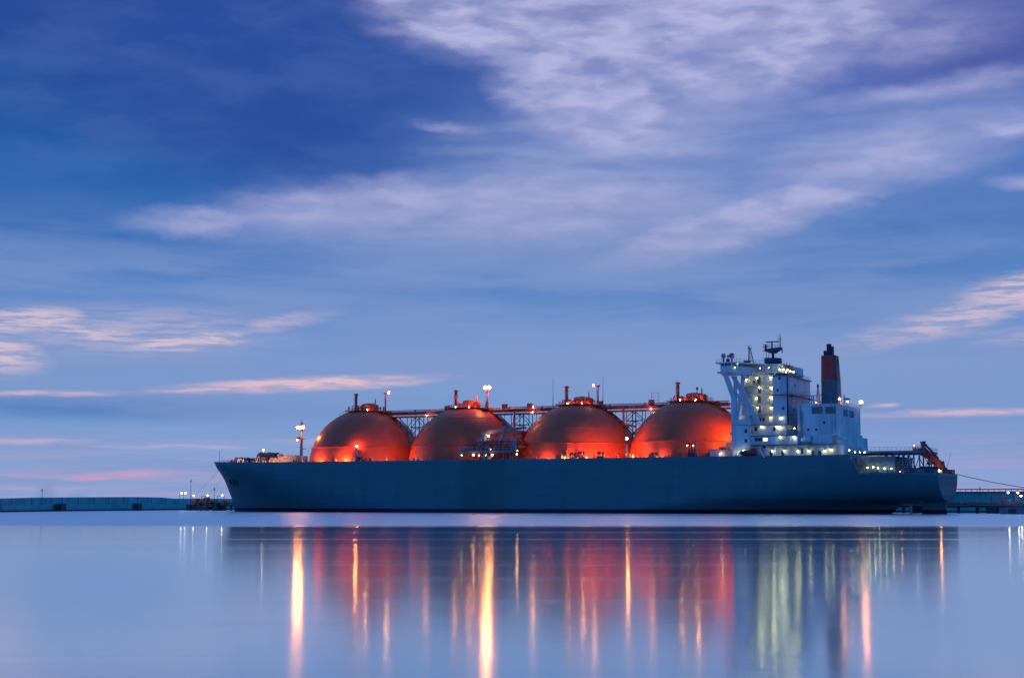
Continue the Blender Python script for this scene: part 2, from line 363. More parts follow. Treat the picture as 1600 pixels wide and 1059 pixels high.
# ================================================================== THE SHIP
TH = math.radians(26.4387)
SHIP_LOC = (136.526, 482.872, 0); SHIP_RZ = PI - TH
ship = empty('gas_tanker', 'long blue-grey gas tanker with four red domes and white deckhouse aft, moored broadside', 'ship', SHIP_LOC, SHIP_RZ)
L = 283.0; BH = 23.5; DK = 18.2
def top_z(u):
    if u < 22.6: return 12.55
    if u < 25.4: return 12.55 + (DK - 12.55) * (u - 22.6) / 2.8
    if u > 240: return DK + 1.0 * ((u - 240) / 43) ** 1.6
    return DK
def stem(z):
    pts = [(-2, 272.9), (0, 273.5), (5, 275.2), (11.6, 278.5), (19.2, 283.0), (20, 283.4)]
    for (z0, a), (z1, b) in zip(pts, pts[1:]):
        if z <= z1: return a + (b - a) * (z - z0) / (z1 - z0)
    return 283.4
def sternu(z):
    if z >= 3.9: return 0.0
    if z >= 3.0: return (3.9 - z) / 0.9 * 14.5
    return 14.5 + max(0.0, 3.0 - z) * 1.1
def trans_w(z):
    if z <= 3.9: return 0.0
    q = max(0.0, min(1.0, (12.6 - z) / 8.7)); return 15.8 * max(0.0, 1 - q ** 2.4) ** 0.5
def half(u, z):
    us, ue = sternu(z), stem(z)
    zz = max(0, min(1, z / 16.0))
    uf = 108 - 80 * zz ** 0.8
    t = max(0, min(1, (u - us) / (uf - us))); w = trans_w(z)
    b1 = w + (BH - w) * (1 - (1 - t) ** (1.6 + 0.9 * zz))
    r = 92 - 54 * zz; t2 = max(0, min(1, (ue - u) / r))
    b2 = BH * (1 - (1 - t2) ** (1.8 + 0.8 * zz)) ** (1.05 - 0.15 * zz)
    return min(b1, b2)
def make_hull():
    qs = [0, .003, .008, .014, .02, .028, .036, .045, .055, .066, .0785, .0795, .081, .083, .085, .087, .089, .0895, .0905, .092, .1] + [0.1 + 0.75 * i / 40 for i in range(1, 41)]
    qs += [0.85 + 0.15 * (1 - (1 - i / 24) ** 1.7) for i in range(1, 25)]
    zr = [0, .06, .1, .15, .2, .26, .31, .325, .345, .365, .385, .41, .45, .5, .6, .7, .8, .88, .95, 1.0]
    m = MB(); nc = len(qs); grid = {}
    for side in (1, -1):
        for r, zn in enumerate(zr):
            for c, q in enumerate(qs):
                z = 5.0
                for _ in range(12):
                    u = sternu(z) + q * (stem(z) - sternu(z)); z = -1.5 + zn * (top_z(u) + 1.5)
                b = 0.0 if c == nc - 1 else half(u, z)
                grid[side, r, c] = len(m.v); m.v.append((u, side * b, z))
        for r in range(len(zr) - 1):
            for c in range(nc - 1):
                f = [grid[side, r, c], grid[side, r, c + 1], grid[side, r + 1, c + 1], grid[side, r + 1, c]]
                m.f.append(tuple(f if side > 0 else f[::-1])); m.sm.append(True)
    for r in range(len(zr) - 1):     # transom
        m.f.append((grid[1, r, 0], grid[1, r + 1, 0], grid[-1, r + 1, 0], grid[-1, r, 0])); m.sm.append(False)
    R = len(zr) - 1
    me = bpy.data.meshes.new('hull'); 
    me.from_pydata(m.v, [], m.f); me.materials.append(M['hull'])
    for p, q in zip(me.polygons, m.sm): p.use_smooth = q
    bm = bmesh.new(); bm.from_mesh(me); bmesh.ops.remove_doubles(bm, verts=bm.verts[:], dist=0.002)
    bmesh.ops.recalc_face_normals(bm, faces=bm.faces[:]); bm.to_mesh(me); bm.free()
    me.set_sharp_from_angle(angle=math.radians(38))
    o = bpy.data.objects.new('hull', me); col.objects.link(o); o.parent = ship
    sd = o.modifiers.new('plate', 'SOLIDIFY'); sd.thickness = 0.12; sd.offset = -1
    d = MB()                                          # deck plating, a little below the bulwark top
    for c in range(nc - 1):
        p = [m.v[grid[s_, R, cc]] for s_, cc in ((1, c), (1, c + 1), (-1, c + 1), (-1, c))]
        k_ = len(d.v); d.v += [(x, y * 0.995, z - 0.5) for x, y, z in p]; d.f.append((k_, k_ + 3, k_ + 2, k_ + 1)); d.sm.append(False)
    d.build('deck', M['dark'], ship)
make_hull()
# rudder, skeg and propeller showing under the counter
MB().prism([(0.6, -1.5), (8.2, -1.5), (8.2, 3.0), (7.0, 3.9), (0.6, 3.9)], 'y', -0.45, 0.45).build('rudder', M['hull'], ship, bevel=0.15)
pr = MB().lathe([(0.9, -1.2), (1.1, -0.4), (1.0, 0.5), (0.5, 1.2)], (0, 0, 0), 16)
pr.v = [(11.5 + z, x, y - 2.7) for x, y, z in pr.v]; pro = pr.build('propeller', M['bronze'], ship)
for a in (15, 80, 152, 224, 296):
    b_ = MB(); ca, sa = math.cos(math.radians(a)), math.sin(math.radians(a))
    prof = [(1.0, -0.5, .6), (2.2, -1.0, 1.1), (3.4, -1.3, 1.2), (4.7, -1.1, 1.1), (5.4, -0.3, 0.4)]
    k0 = 0
    for th in (0.0, 0.14):
        for r_, a_, b2 in prof:
            for w_, tw in ((a_, -0.7), (b2, 0.7)):
                b_.v.append((11.5 + tw * 0.8 + th, r_ * ca - w_ * sa, -2.7 + r_ * sa + w_ * ca))
    for s0 in (0, 10):
        for i in range(4): f = (s0 + 2 * i, s0 + 2 * i + 1, s0 + 2 * i + 3, s0 + 2 * i + 2); b_.f.append(f); b_.sm.append(True)
    for i in range(4): b_.f += [(2 * i, 2 * i + 2, 12 + 2 * i, 10 + 2 * i), (2 * i + 1, 2 * i + 3, 13 + 2 * i, 11 + 2 * i)]; b_.sm += [False, False]
    b_.build('blade', M['bronze'], pro)

# ---------------------------------------------------------------- cargo tank domes
RD = 21.25; ZC = 16.9
DOMES = [213.6, 170.6, 126.2, 84.6]
def dome(i, u0):
    prof = [(RD - 0.05, DK - 0.6), (RD, ZC + 1.2)]
    zs = 23.3
    a0 = math.asin((zs - ZC) / RD)
    for k_ in range(1, 9):
        a = 0.06 + (a0 - 0.06) * k_ / 8; prof.append((RD * math.cos(a), ZC + RD * math.sin(a)))
    rr = RD * math.cos(a0)
    prof += [(rr + 0.22, zs + 0.02), (rr + 0.24, zs + 0.30), (rr - 0.05, zs + 0.38)]
    for k_ in range(1, 40):
        a = a0 + 0.02 + (PI / 2 - 0.02 - a0 - 0.02) * k_ / 39; prof.append((RD * math.cos(a), ZC + RD * math.sin(a)))
    d = MB(); d.lathe(prof, (u0, 0, 0), 128)
    o = d.build('tank_dome', M['red'], ship, auto=30)
    # weld bands standing slightly proud
    for zz in (28.6, 33.2):
        r_ = math.sqrt(RD ** 2 - (zz - ZC) ** 2); r2 = math.sqrt(RD ** 2 - (zz + 0.16 - ZC) ** 2)
        MB().lathe([(r_ - 0.01, zz), (r_ + 0.035, zz + 0.02), (r2 + 0.035, zz + 0.14), (r2 - 0.01, zz + 0.16)], (u0, 0, 0), 128, cap=False).build('seam_band', M['red'], o)
    # crown: platform ring, dome hatch, pipes, mast
    zt = ZC + RD - 0.9
    pl = MB(); pl.lathe([(6.4, zt - 0.2), (7.4, zt), (7.4, zt + 0.25), (0.5, zt + 0.25)], (u0, 0, 0), 24)
    pl.box(u0 - 9.4, u0 - 5.5, -2.4, 3.4, zt - 0.35, zt + 0.1); pl.box(u0 + 4.5, u0 + 7.6, -2.4, 3.4, zt + 0.2, zt + 0.5)
    for du in (-9, -6.4, 6.6): pl.bar((u0 + du, 2.8, zt), (u0 + du, 2.8, ZC + math.sqrt(max(1, RD ** 2 - du * du - 8)) - 0.1), 0.12, 5)
    pl.build('crown_platform', M['pipe'], o)
    cr = MB(); cr.lathe([(2.9, zt), (2.9, zt + 2.6), (2.6, zt + 2.9), (1.0, zt + 3.2)], (u0 - 1.2, 0, 0), 24)
    cr.lathe([(1.2, zt), (1.2, zt + 2.2), (0.9, zt + 2.5), (0.2, zt + 2.6)], (u0 - 4.9, 1.6, 0), 14)
    cr.lathe([(0.9, zt), (0.9, zt + 1.9), (0.2, zt + 2.2)], (u0 + 2.8, 2.2, 0), 14)
    cr.build('crown_hatch', M['pipe'], o)
    pi = MB(); rnd = random.Random(i)
    for k_ in range(15):
        x = u0 + rnd.uniform(-8.8, 6.5); y = rnd.uniform(-2, 4.4); h = rnd.uniform(0.8, 2.4)
        pi.bar((x, y, zt), (x, y, zt + h), rnd.uniform(0.10, 0.24), 7)
        if k_ % 2: pi.lathe([(0.12, h), (0.4, h), (0.4, h + 0.12), (0.1, h + 0.14)], (x, y, zt), 8)
    for k_ in range(5):
        y = rnd.uniform(0, 4.5); z = zt + rnd.uniform(0.6, 2.4); a = u0 + rnd.uniform(-9, -2); b = u0 + rnd.uniform(0, 5)
        pi.path([(a, y, zt), (a, y, z), (b, y, z), (b, y, zt)], 0.13, 7)
    pi.bar((u0 - 4.0, 0.4, zt), (u0 - 4.0, 0.4, zt + 4.4), 0.22, 8); pi.bar((u0 - 4.0, 0.4, zt + 4.4), (u0 - 4.0, 0.4, zt + 5.1), 0.10, 6)
    pi.build('crown_pipework', M['pipe'], o)
    for k_, (x, v) in enumerate(((u0 - 3.5, 5.2), (u0 + 2.0, 5.4))):
        if (i, k_) != (0, 1): lamp((x, v, zt + 0.45), 0.15, M['crown'], o, 'crown_lamp')
    rl = MB(); pts = [(u0 + 7.2 * math.cos(t), 7.2 * math.sin(t), zt + 0.25) for t in [2 * PI * j / 16 for j in range(17)]]
    rail(rl, pts, 1.1, 1.6, 0.05); rail(rl, [(u0 - 9.2, 3.3, zt + .1), (u0 - 5.5, 3.3, zt + .1)], 1.1, 1.2, 0.05)
    rl.build('railing', M['pipe'], o)
    st = MB(); base = None                            # stair climbing the far edge of the crown
    for k_ in range(6):
        a1 = math.radians(68 - 4 * k_); a2 = math.radians(64 - 4 * k_)
        p1 = Vector((u0 + RD * math.cos(a1), 1.5, ZC + RD * math.sin(a1) + 0.5)); p2 = Vector((u0 + RD * math.cos(a2), 1.5, ZC + RD * math.sin(a2) + 0.5))
        if k_ < 3: st.bar(p1, p2, 0.07, 4); st.bar(p1 + Vector((0, 0, 1)), p2 + Vector((0, 0, 1)), 0.05, 4); st.bar(p1, p1 + Vector((0, 0, 1)), 0.05, 4)
    st.build('stair', M['pipe'], o)
    vm = MB(); ux = u0 + 4.7
    vm.bar((ux, 0.0, zt), (ux, 0.0, 43.6), 0.52, 12); vm.lathe([(0.5, 0), (0.85, 0.15), (0.85, 0.5), (0.6, 0.75), (0.2, 0.85)], (ux, 0, 43.5), 12)
    vm.lathe([(0.55, 0), (0.8, 0.02), (0.8, 0.14), (0.55, 0.16)], (ux, 0, 42.3), 12); ladder(vm, (ux + 0.75, 0, zt), (ux + 0.75, 0, 43), side=(0, 1, 0))
    vm.build('vent_mast', M['pipe'], o)
    if i < 3:
        lx = u0 - (8.3, 8.2, 7.3)[i]
        lp = MB(); lp.bar((lx, 0, zt - 0.6), (lx, 0, 44.0), 0.28, 8, 0.2); lp.box(lx - 0.5, lx + 0.5, -0.5, 0.5, 43.6, 44.2); ladder(lp, (lx + 0.45, 0, zt), (lx + 0.45, 0, 43.4), side=(0, 1, 0))
        arm = -1.3 if i == 0 else (0.0 if i == 1 else 1.2)
        if arm: lp.bar((lx, 0.3, 43.9), (lx + arm, 0.6, 44.2), 0.09, 5)
        o2 = lp.build('lamp_post', M['pipe'], o)
        if i == 1:
            for dx in (-0.75, 0.75): lamp((lx + dx, 0.6, 44.8), 0.40, M['sodbig'], o, 'floodlight'); halo_disc((lx + dx, 0.5, 44.8), 0.8, o)
        else: lamp((lx + arm * 1.25, 0.7, 44.2), 0.28, M['sods'], o, 'floodlight'); halo_disc((lx + arm * 1.25, 0.7, 44.2), 0.5, o, 0.4)
    else:
        sp_ = MB(); sp_.bar((u0 - 2.2, 0, zt), (u0 - 2.2, 0, zt + 5.2), 0.14, 6); sp_.lathe([(0.1, 0), (0.4, 0.1), (0.4, 0.7), (0.1, 0.9)], (u0 - 2.2, 0, zt + 4.2), 8)
        sp_.build('lamp_post', M['dark'], o)
    return o
dome_objs = [dome(i, u0) for i, u0 in enumerate(DOMES)]

# ---------------------------------------------------------------- pipe trestle along the centreline
ZT = 36.2
tr = empty_part = bpy.data.objects.new('pipe_trestle', None); col.objects.link(tr); tr.parent = ship
wk = MB(); wk.box(206, 71, -1.6, 1.6, ZT - 1.25, ZT - 1.0)
for y in (-1.6, 1.6):
    wk.box(206, 71, y - 0.12, y + 0.12, ZT - 1.5, ZT - 1.0)
rail(wk, [(206, 1.7, ZT - 1.0), (71, 1.7, ZT - 1.0)], 1.15, 2.5, 0.06); rail(wk, [(206, -1.7, ZT - 1.0), (71, -1.7, ZT - 1.0)], 1.15, 2.5, 0.06)
wk.build('walkway', M['pipe'], tr)
for (y, r_, z) in ((1.0, 0.42, ZT + 0.3), (0.0, 0.26, ZT - 0.3), (-1.0, 0.34, ZT + 0.2), (0.4, 0.16, ZT + 1.1)):
    p_ = MB(); p_.bar((206 - y, y, z), (71, y, z), r_, 10)
    for u in range(75, 206, 13): p_.bar((u, y, z), (u + 0.35, y, z), r_ + 0.13, 10)
    p_.build('pipe', M['pipe'], tr)
for a, b in ((u0, u1) for u0, u1 in ((195, 188.5), (153, 144), (108.5, 102))):
    pass
def bent(uc, w, zb):
    """inverted A-frame between two domes"""
    m = MB(); zt = ZT - 1.5
    for y in (-1.5, 1.5):
        m.bar((uc, y, zb), (uc - w, y, zt), 0.17, 5); m.bar((uc, y, zb), (uc + w, y, zt), 0.17, 5)
        m.bar((uc, y, 20), (uc, y, zb), 0.32, 7); m.bar((uc, y, zb), (uc, y, zt), 0.2, 5)
        m.bar((uc + 3.4, y, zb + 1.5), (uc + 3.4, y, zt), 0.14, 5); m.bar((uc - 3.6, y, zb + 1.5), (uc - 3.6, y, zt), 0.14, 5)
        m.bar((uc - 3.6, y, zb + 4.5), (uc + 3.4, y, zb + 4.5), 0.1, 5)
        m.bar((uc - 3.6, y, zb + 4.5), (uc, y, zt), 0.12, 5); m.bar((uc + 3.4, y, zb + 4.5), (uc, y, zt), 0.12, 5)
        m.bar((uc + 3.4, y, zb + 2), (uc, y, zb + 4.5), 0.1, 5); m.bar((uc - 3.6, y, zb + 2), (uc, y, zb + 4.5), 0.1, 5)
    m.box(uc - 0.35, uc + 0.35, -1.7, 1.7, zb - 0.3, zb + 0.3)
    m.build('trestle_frame', M['dark'], tr)
    for du in (6.2, 8.0, 9.8, -6.6):
        h = MB()
        zz = ZC + math.sqrt(max(0, RD ** 2 - min(abs(uc + du - q) for q in DOMES) ** 2))
        h.bar((uc + du, 1.5, zt), (uc + du, 1.5, max(zz, zb)), 0.1, 5); h.lathe([(0.1, 0), (0.35, 0.1), (0.35, 0.5), (0.05, 0.9)], (uc + du, 1.5, max(zz, zb) - 0.1), 6)
        h.build('hanger', M['dark'], tr)
for u_ in (186.5, 143.5, 98.5, 76.0):       # fill lamps added beside the walkway to brighten the dome flanks
    for v_, z_ in ((1.95, ZT - 0.9),): lamp((u_, v_, z_), 0.10, M['domefill'], tr, 'dome_fill_lamp')
bent(191.6, 8.5, 26.5); bent(148.6, 9.5, 26.5); bent(105.4, 9.0, 27.0)
for u in (178.9, 155.4, 145.4, 118.0, 99.0):            # boxes standing on the pipe run
    MB().box(u - 0.8, u + 0.8, -0.8, 0.8, ZT + 0.7, ZT + 2.4).build('junction_box', M['pipe'], tr, bevel=0.06)
MB().path([(150.6, 1.9, ZT - 0.2), (150.6, 1.9, 26.0)], 0.45, 9).build('riser_pipe', M['pipe'], tr)
rs = MB(); rs.path([(108.6, 1.9, ZT + 0.4), (108.6, 1.9, 30.0), (104.0, 1.9, 29.4)], 0.42, 9)
rs.build('riser_pipe', M['pipe'], tr)
tl = MB(); rail(tl, [(98.4, 1.2, ZT + 1.0), (95.8, 1.2, ZT + 1.0)], 3.6, 1.3, 0.07, (0.3, 0.7, 1.1)); tl.build('ladder_cage', M['pipe'], tr)
tl = MB(); rail(tl, [(112, 1.2, ZT - 6.6), (106, 1.2, ZT - 6.6)], 1.1, 1.2, 0.06)
tl.build('pipe_guard', M['pipe'], tr)
lamp((143.2, 1.9, ZT + 0.9), 0.16, M['sods'], tr)
for a in ((136.24, 0.00, 46.99), (117.02, 0.00, 46.99)):
    MB().bar((a[0], 0, 36), (a[0], 0, 40), 0.16, 6, 0.12).bar((a[0], 0, 40), (a[0], 0, a[2]), 0.09, 6, 0.05).build('whip_aerial', M['dark'], ship)

# ---------------------------------------------------------------- fore deck
VB = 8.0
def drum_gear(name, u, v, s, mat, lamps=None):
    """mooring winch: two horizontal drums with flanges, gearbox and bed"""
    m = MB(); z = DK - 0.45
    m.box(u - 2.0 * s, u + 2.0 * s, v - 1.6 * s, v + 1.6 * s, z, z + 0.45 * s)
    for du in (-1.1, 0.9):
        for a, b, r_ in ((-1.4, 1.4, 0.62), (-1.45, -1.3, 1.15), (1.3, 1.45, 1.15), (-0.05, 0.05, 1.1)):
            m.bar((u + du * s, v + a * s, z + 1.35 * s), (u + du * s, v + b * s, z + 1.35 * s), r_ * s, 14)
    m.box(u - 0.5 * s, u + 0.3 * s, v - 0.6 * s, v + 0.6 * s, z + 0.4 * s, z + 2.1 * s)
    m.bar((u - 1.8 * s, v + 1.7 * s, z), (u - 1.5 * s, v + 1.7 * s, z + 1.9 * s), 0.09 * s, 5)
    return m.build(name, mat, ship)
def bollard(u, v, z=None, mat=None):
    z = DK - 0.45 if z is None else z; m = MB()
    for d in (-0.6, 0.6): m.lathe([(0.32, 0), (0.28, 0.9), (0.42, 1.0), (0.42, 1.15), (0.1, 1.2)], (u + d, v, z), 10)
    m.box(u - 1.1, u + 1.1, v - 0.45, v + 0.45, z - 0.02, z + 0.12); return m.build('bollard', mat or M['blue'], ship)
for x, v, s, mt in ((378, 4, 1.25, 'buff'), (388, 3, 1.15, 'dark'), (399, 6, 0.8, 'blue'), (420, 6, 1.9, 'dark'), (411, 9, 1.2, 'blue'), (431, 12, 1.0, 'buff'), (446, 13, 1.2, 'buff'), (456, 14, 1.35, 'buff')):
    zt_ = 263.0
    u = {378: 267.69, 388: 265.38, 399: 259.88, 420: 253.61, 411: 254.14, 431: 246.12, 446: 241.05, 456: 237.47}[x]
    drum_gear('windlass', u, v, s, M[mt])
for a in ((245.80, 10.00, 20.94), (244.63, 10.00, 20.92)):
    MB().lathe([(0.5, 0), (0.5, 2.6), (0.95, 2.7), (0.95, 3.7), (0.3, 4.1)], (a[0], 10, DK - 0.5), 12).build('mushroom_vent', M['buff'], ship)
for u, v in ((273, 3), (268, 6), (262, 9.5), (254, 12.5), (249, 15)): bollard(u, v, top_z(u) - 0.4, M['buff'])
fp = MB(); c0 = (255.68, 6.00, 19.21)
fp.prism([(c0[0] - 2.2, -0.5), (c0[0] + 2.4, -0.5), (c0[0] + 0.6, 3.6), (c0[0] - 0.4, 3.6)], 'y', 5, 8)
fp.v = [(x, y, z + DK) for x, y, z in fp.v]; fp.bar((c0[0] + 0.1, 6.5, DK + 3), (c0[0] + 0.1, 6.5, DK + 5.2), 0.14, 6); fp.box(c0[0] + 0.5, c0[0] + 1.2, 6.2, 6.9, DK + 4.6, DK + 5.3)
fl = fp.build('forecastle_lamp_house', M['white'], ship); lamp((c0[0] - 0.3, 6.9, DK + 5.3), 0.24, M['wh'], fl)
jk = MB(); jk.bar((281.5, 0, 19), (281.5, 0, 23.6), 0.07, 5); jk.bar((279.8, 0.6, 19), (279.8, 0.6, 21.4), 0.05, 5); rail(jk, [(281.8, 0.6, 18.9), (270, 9, 18.6), (258, 15.6, 18.3)], 1.2, 1.8, 0.04); jk.build('railing', M['dark'], ship)
rf = random.Random(3)
for k_ in range(26):                                   # small fittings among the windlasses
    u = rf.uniform(243, 274); v = rf.uniform(0, min(half(u, 18) - 2, 15)); zb_ = top_z(u) - 0.5; h = rf.uniform(1.0, 3.1) if u < 262 else rf.uniform(0.8, 1.9)
    m = MB(); m.bar((u, v, zb_), (u, v, zb_ + h), rf.uniform(0.05, 0.2), 7)
    kind = k_ % 3
    if kind == 0: m.lathe([(0.1, 0), (0.42, 0.05), (0.42, 0.3), (0.1, 0.5)], (u, v, zb_ + h - 0.1), 9)
    if kind == 1: m.path([(u, v, zb_ + h), (u - 0.7, v, zb_ + h), (u - 0.7, v, zb_ + h - 0.5)], 0.14, 6)
    m.build('deck_fitting', M[rf.choice(['buff', 'white', 'dark', 'pipe'])], ship)
# foremast
fm = MB(); uf = 238.69; VF = 6.0
fm.bar((uf, VF, DK), (uf, VF, 33.6), 0.55, 12, 0.42)
fm.lathe([(0.5, 0), (1.5, 0.05), (1.5, 0.2), (0.5, 0.25)], (uf, VF, 27.2), 12); fm.box(uf - 1.9, uf - 0.4, VF - 0.3, VF + 0.3, 23.4, 23.65); fm.box(uf - 1.2, uf + 1.2, VF - 0.4, VF + 0.8, 30.9, 31.15)
fm.bar((uf, VF, 33.4), (uf, VF, 34.8), 0.1, 5); fm.bar((uf - 0.9, VF, 31), (uf - 0.9, VF, 33.9), 0.08, 5); fm.bar((uf + 0.8, VF, 31), (uf + 0.8, VF, 34.2), 0.06, 5)
ladder(fm, (uf, VF + 0.6, DK), (uf, VF + 0.6, 31), side=(1, 0, 0)); fo = fm.build('foremast', M['grey'], ship)
MB().box(uf - 1.9, uf + 1.2, VF - 1.6, VF + 1.6, DK - 0.5, DK + 2.7).build('mast_house', M['white'], fo, bevel=0.08)
for dx, r_ in ((0.95, 0.42), (-1.0, 0.34)): lamp((uf + dx, VF + 1.1, 31.7), r_, M['sodbig'], fo, 'floodlight'); halo_disc((uf + dx, VF + 1.1, 31.7), 0.8, fo)
MB().box(uf + 0.8, uf + 1.9, VF - 0.3, VF + 0.3, 27.3, 28.1).build('lamp_bracket', M['dark'], fo); lamp((uf + 1.5, VF + 0.7, 26.9), 0.2, M['sods'], fo)

# ---------------------------------------------------------------- deck edge gear
rl = MB(); rail(rl, [(247, 22.6, DK), (66, 23.3, DK)], 1.05, 3.0, 0.04); rl.build('railing', M['pipe'], ship)
def deck_post(x, v, zt_, mat, r_=0.3, big=False):
    m = MB(); m.bar((x, v, DK - 0.5), (x, v, zt_), 0.32, 8, 0.24); m.lathe([(0.55, 0), (0.55, 1.2), (0.3, 1.3)], (x, v, DK + 2.6 if big else DK + 1), 8)
    m.box(x - 0.5, x + 0.5, v - 0.4, v + 0.4, zt_, zt_ + 0.2); o = m.build('lamp_post', M['grey'], ship)
    lamp((x - 0.1, v + 0.1, zt_ + 0.6), r_, mat, o)
    return o
deck_post(205.44, 19.8, 23.1, M['sod'], 0.36, True)
deck_post(100.26, 19.5, 24.0, M['sod'], 0.36)
# hidden low sodium deck lamps in the wells between domes and rail (they wash the domes with orange light)
def well_lamp(x, v, z=17.92, r_=0.27, mat='sodw'):
    m = MB(); m.bar((x, v, DK - 0.5), (x, v, z - 0.3), 0.1, 6); m.box(x - 0.3, x + 0.3, v - 0.1, v + 0.5, z - 0.35, z - 0.2)
    o = m.build('deck_lamp', M['grey'], ship); lamp((x, v + 0.1, z), r_, M[mat], o)
WELLS = [(222.5, 21.6, 17.92, 0.24), (208.5, 22.8), (190.0, 20.5), (129.0, 23.0, 17.92, 0.13), (121.0, 23.0, 17.92, 0.22), (112.0, 22.6), (104.0, 20.5), (97.0, 22.2), (116, 22.9, 17.92, 0.22), (88, 22.9, 17.92, 0.13)]
for q in WELLS: well_lamp(*q)
for x, v in ((246, 20.0), (251, 17.6), (266, 11.0), (259, 14.5), (240, 21.5)): well_lamp(x, v, 18.0, 0.16)
dv = random.Random(11)
for k_ in range(70):                                  # small vents, pipes and fairleads along the port rail
    u = dv.choice([dv.uniform(196, 214), dv.uniform(112, 150), dv.uniform(78, 112), dv.uniform(66, 245)]); v = dv.uniform(21.7, 23.0)
    m = MB(); h = dv.uniform(0.5, 1.7); m.bar((u, v, DK - 0.5), (u, v, DK + h), dv.uniform(0.06, 0.16), 6)
    if dv.random() < 0.4: m.box(u - 0.3, u + 0.3, v - 0.25, v + 0.25, DK - 0.5, DK + h * 0.6)
    if dv.random() < 0.4: m.lathe([(0.1, 0), (0.28, 0.05), (0.28, 0.25), (0.1, 0.35)], (u, v, DK + h - 0.2), 8)
    m.build('deck_vent', M[dv.choice(['buff', 'pipe', 'buff'])], ship)
for x, h in ((115.5, 2.2), (118.6, 1.9), (108.5, 2.1), (89.5, 1.5), (202.5, 1.6)):
    m = MB(); m.box(x - 1.3, x + 1.3, 21.2, 22.8, DK - 0.5, DK + 0.6); m.bar((x - 0.7, 22, DK), (x - 0.7, 22, DK + h), 0.35, 8); m.bar((x + 0.6, 21.5, DK + h * 0.8), (x + 0.6, 22.9, DK + h * 0.8), 0.5, 10)
    m.build('hose_reel', M['dark'], ship)
# midship loading manifold
mf = bpy.data.objects.new('cargo_manifold', None); col.objects.link(mf); mf.parent = ship
V1 = 22.0
ua, ub = 161.91, 140.07
z1, z2 = 21.41, 23.26
pf = MB(); pf.box(ub, ua, 14, V1, z1 - 0.25, z1); n = 9
for i in range(n + 1):
    x = ua + (ub - ua) * i / n; pf.bar((x, V1 - 0.1, DK - 0.5), (x, V1 - 0.1, z1), 0.14, 5); pf.bar((x, 15, DK - 0.5), (x, 15, z1), 0.14, 5)
    if i < n and i % 2: x2 = ua + (ub - ua) * (i + 1) / n; pf.bar((x, V1 - 0.1, DK), (x2, V1 - 0.1, z1), 0.07, 4)
pf.box(ub, ua, V1 - 0.15, V1, z1 - 0.9, z1 - 0.25)
pf.build('platform', M['blue'], mf)
u5, u6 = 155.66, 140.81
up = MB(); up.box(u6, u5, 13, 21, z2 + 1.2, z2 + 1.4)
for i in range(8):
    x = u5 + (u6 - u5) * i / 7; up.bar((x, 20.8, z1), (x, 20.8, z2 + 1.3), 0.11, 5)
up.box(u6, u6 + 1.6, 19.6, 21, z1, z2 + 1.2)
up.build('upper_platform', M['blue'], mf)
rl = MB(); rail(rl, [(ua, V1, z1), (ub, V1, z1)], 1.2, 1.6, 0.06); rail(rl, [(u5, 21, z2 + 1.4), (u6, 21, z2 + 1.4)], 1.2, 1.5, 0.06); rl.build('railing', M['buff'], mf)
mp = MB()
for i in range(7):
    x = u5 + 3 + (u6 - u5 - 4) * i / 6 - 1
    mp.bar((x, 14, z1 + 1.1), (x, 21.6, z1 + 1.1), 0.38, 10); mp.bar((x, 21.5, z1 + 1.1), (x, 21.8, z1 + 1.1), 0.62, 12); mp.bar((x, 19.2, z1 + 1.1), (x, 19.2, z1 + 2.4), 0.13, 6); mp.bar((x - 0.5, 19.2, z1 + 2.3), (x + 0.5, 19.2, z1 + 2.3), 0.08, 6)
for j in range(4): mp.bar((ua, 15 + j * 1.3, z1 + 0.5), (ub, 15 + j * 1.3, z1 + 0.5), 0.2, 8)
mp.build('manifold_pipe', M['pipe'], mf)
for a, r_, mt in (((160.86, 22.30, 19.77), 0.12, 'wl'), ((156.22, 22.30, 19.82), 0.2, 'sods'), ((154.09, 22.30, 19.68), 0.1, 'wl'), ((151.48, 22.30, 19.65), 0.12, 'wl'), ((149.00, 22.30, 19.72), 0.2, 'sods'), ((139.70, 22.00, 19.83), 0.18, 'sods'), ((139.66, 21.60, 21.04), 0.10, 'sods'), ((149.98, 21.60, 21.74), 0.08, 'sods')):
    lamp(a, r_, M[mt], mf)
# hose crane over the manifold
hc = MB(); uc = 153.70; zc = 28.19; zk = 23.31
hc.bar((uc, 19, DK - 0.4), (uc, 19, zc - 1.2), 0.95, 12, 0.8); hc.lathe([(1.3, 0), (1.3, 0.3)], (uc, 19, zk), 12); hc.box(uc - 0.9, uc + 0.9, 18.2, 19.8, zc - 1.8, zc - 0.2)
tip = (139.58, 15.00, 29.18)
a = Vector((uc, 19, zc - 0.6)); b = Vector(tip); e_ = Vector((0, 0, 0.75))
hc.quad_box([a + Vector((0, -.6, -.75)), a + Vector((0, .6, -.75)), b + Vector((0, .3, -.3)), b + Vector((0, -.3, -.3)), a + Vector((0, -.6, .75)), a + Vector((0, .6, .75)), b + Vector((0, .3, .3)), b + Vector((0, -.3, .3))])
hc.build('hose_crane', M['blue'], ship, bevel=0.06)
rl = MB(); rail(rl, [(uc + 2.2, 20, zk + 0.3), (uc - 2.2, 20, zk + 0.3)], 1.3, 0.8, 0.07, (0.5, 1.1)); rl.box(uc - 2.2, uc + 2.2, 18, 20, zk, zk + 0.2); rl.build('crane_platform', M['buff'], ship)
lamp((151.30, 20.50, 26.32), 0.34, M['sod'], ship, 'floodlight')
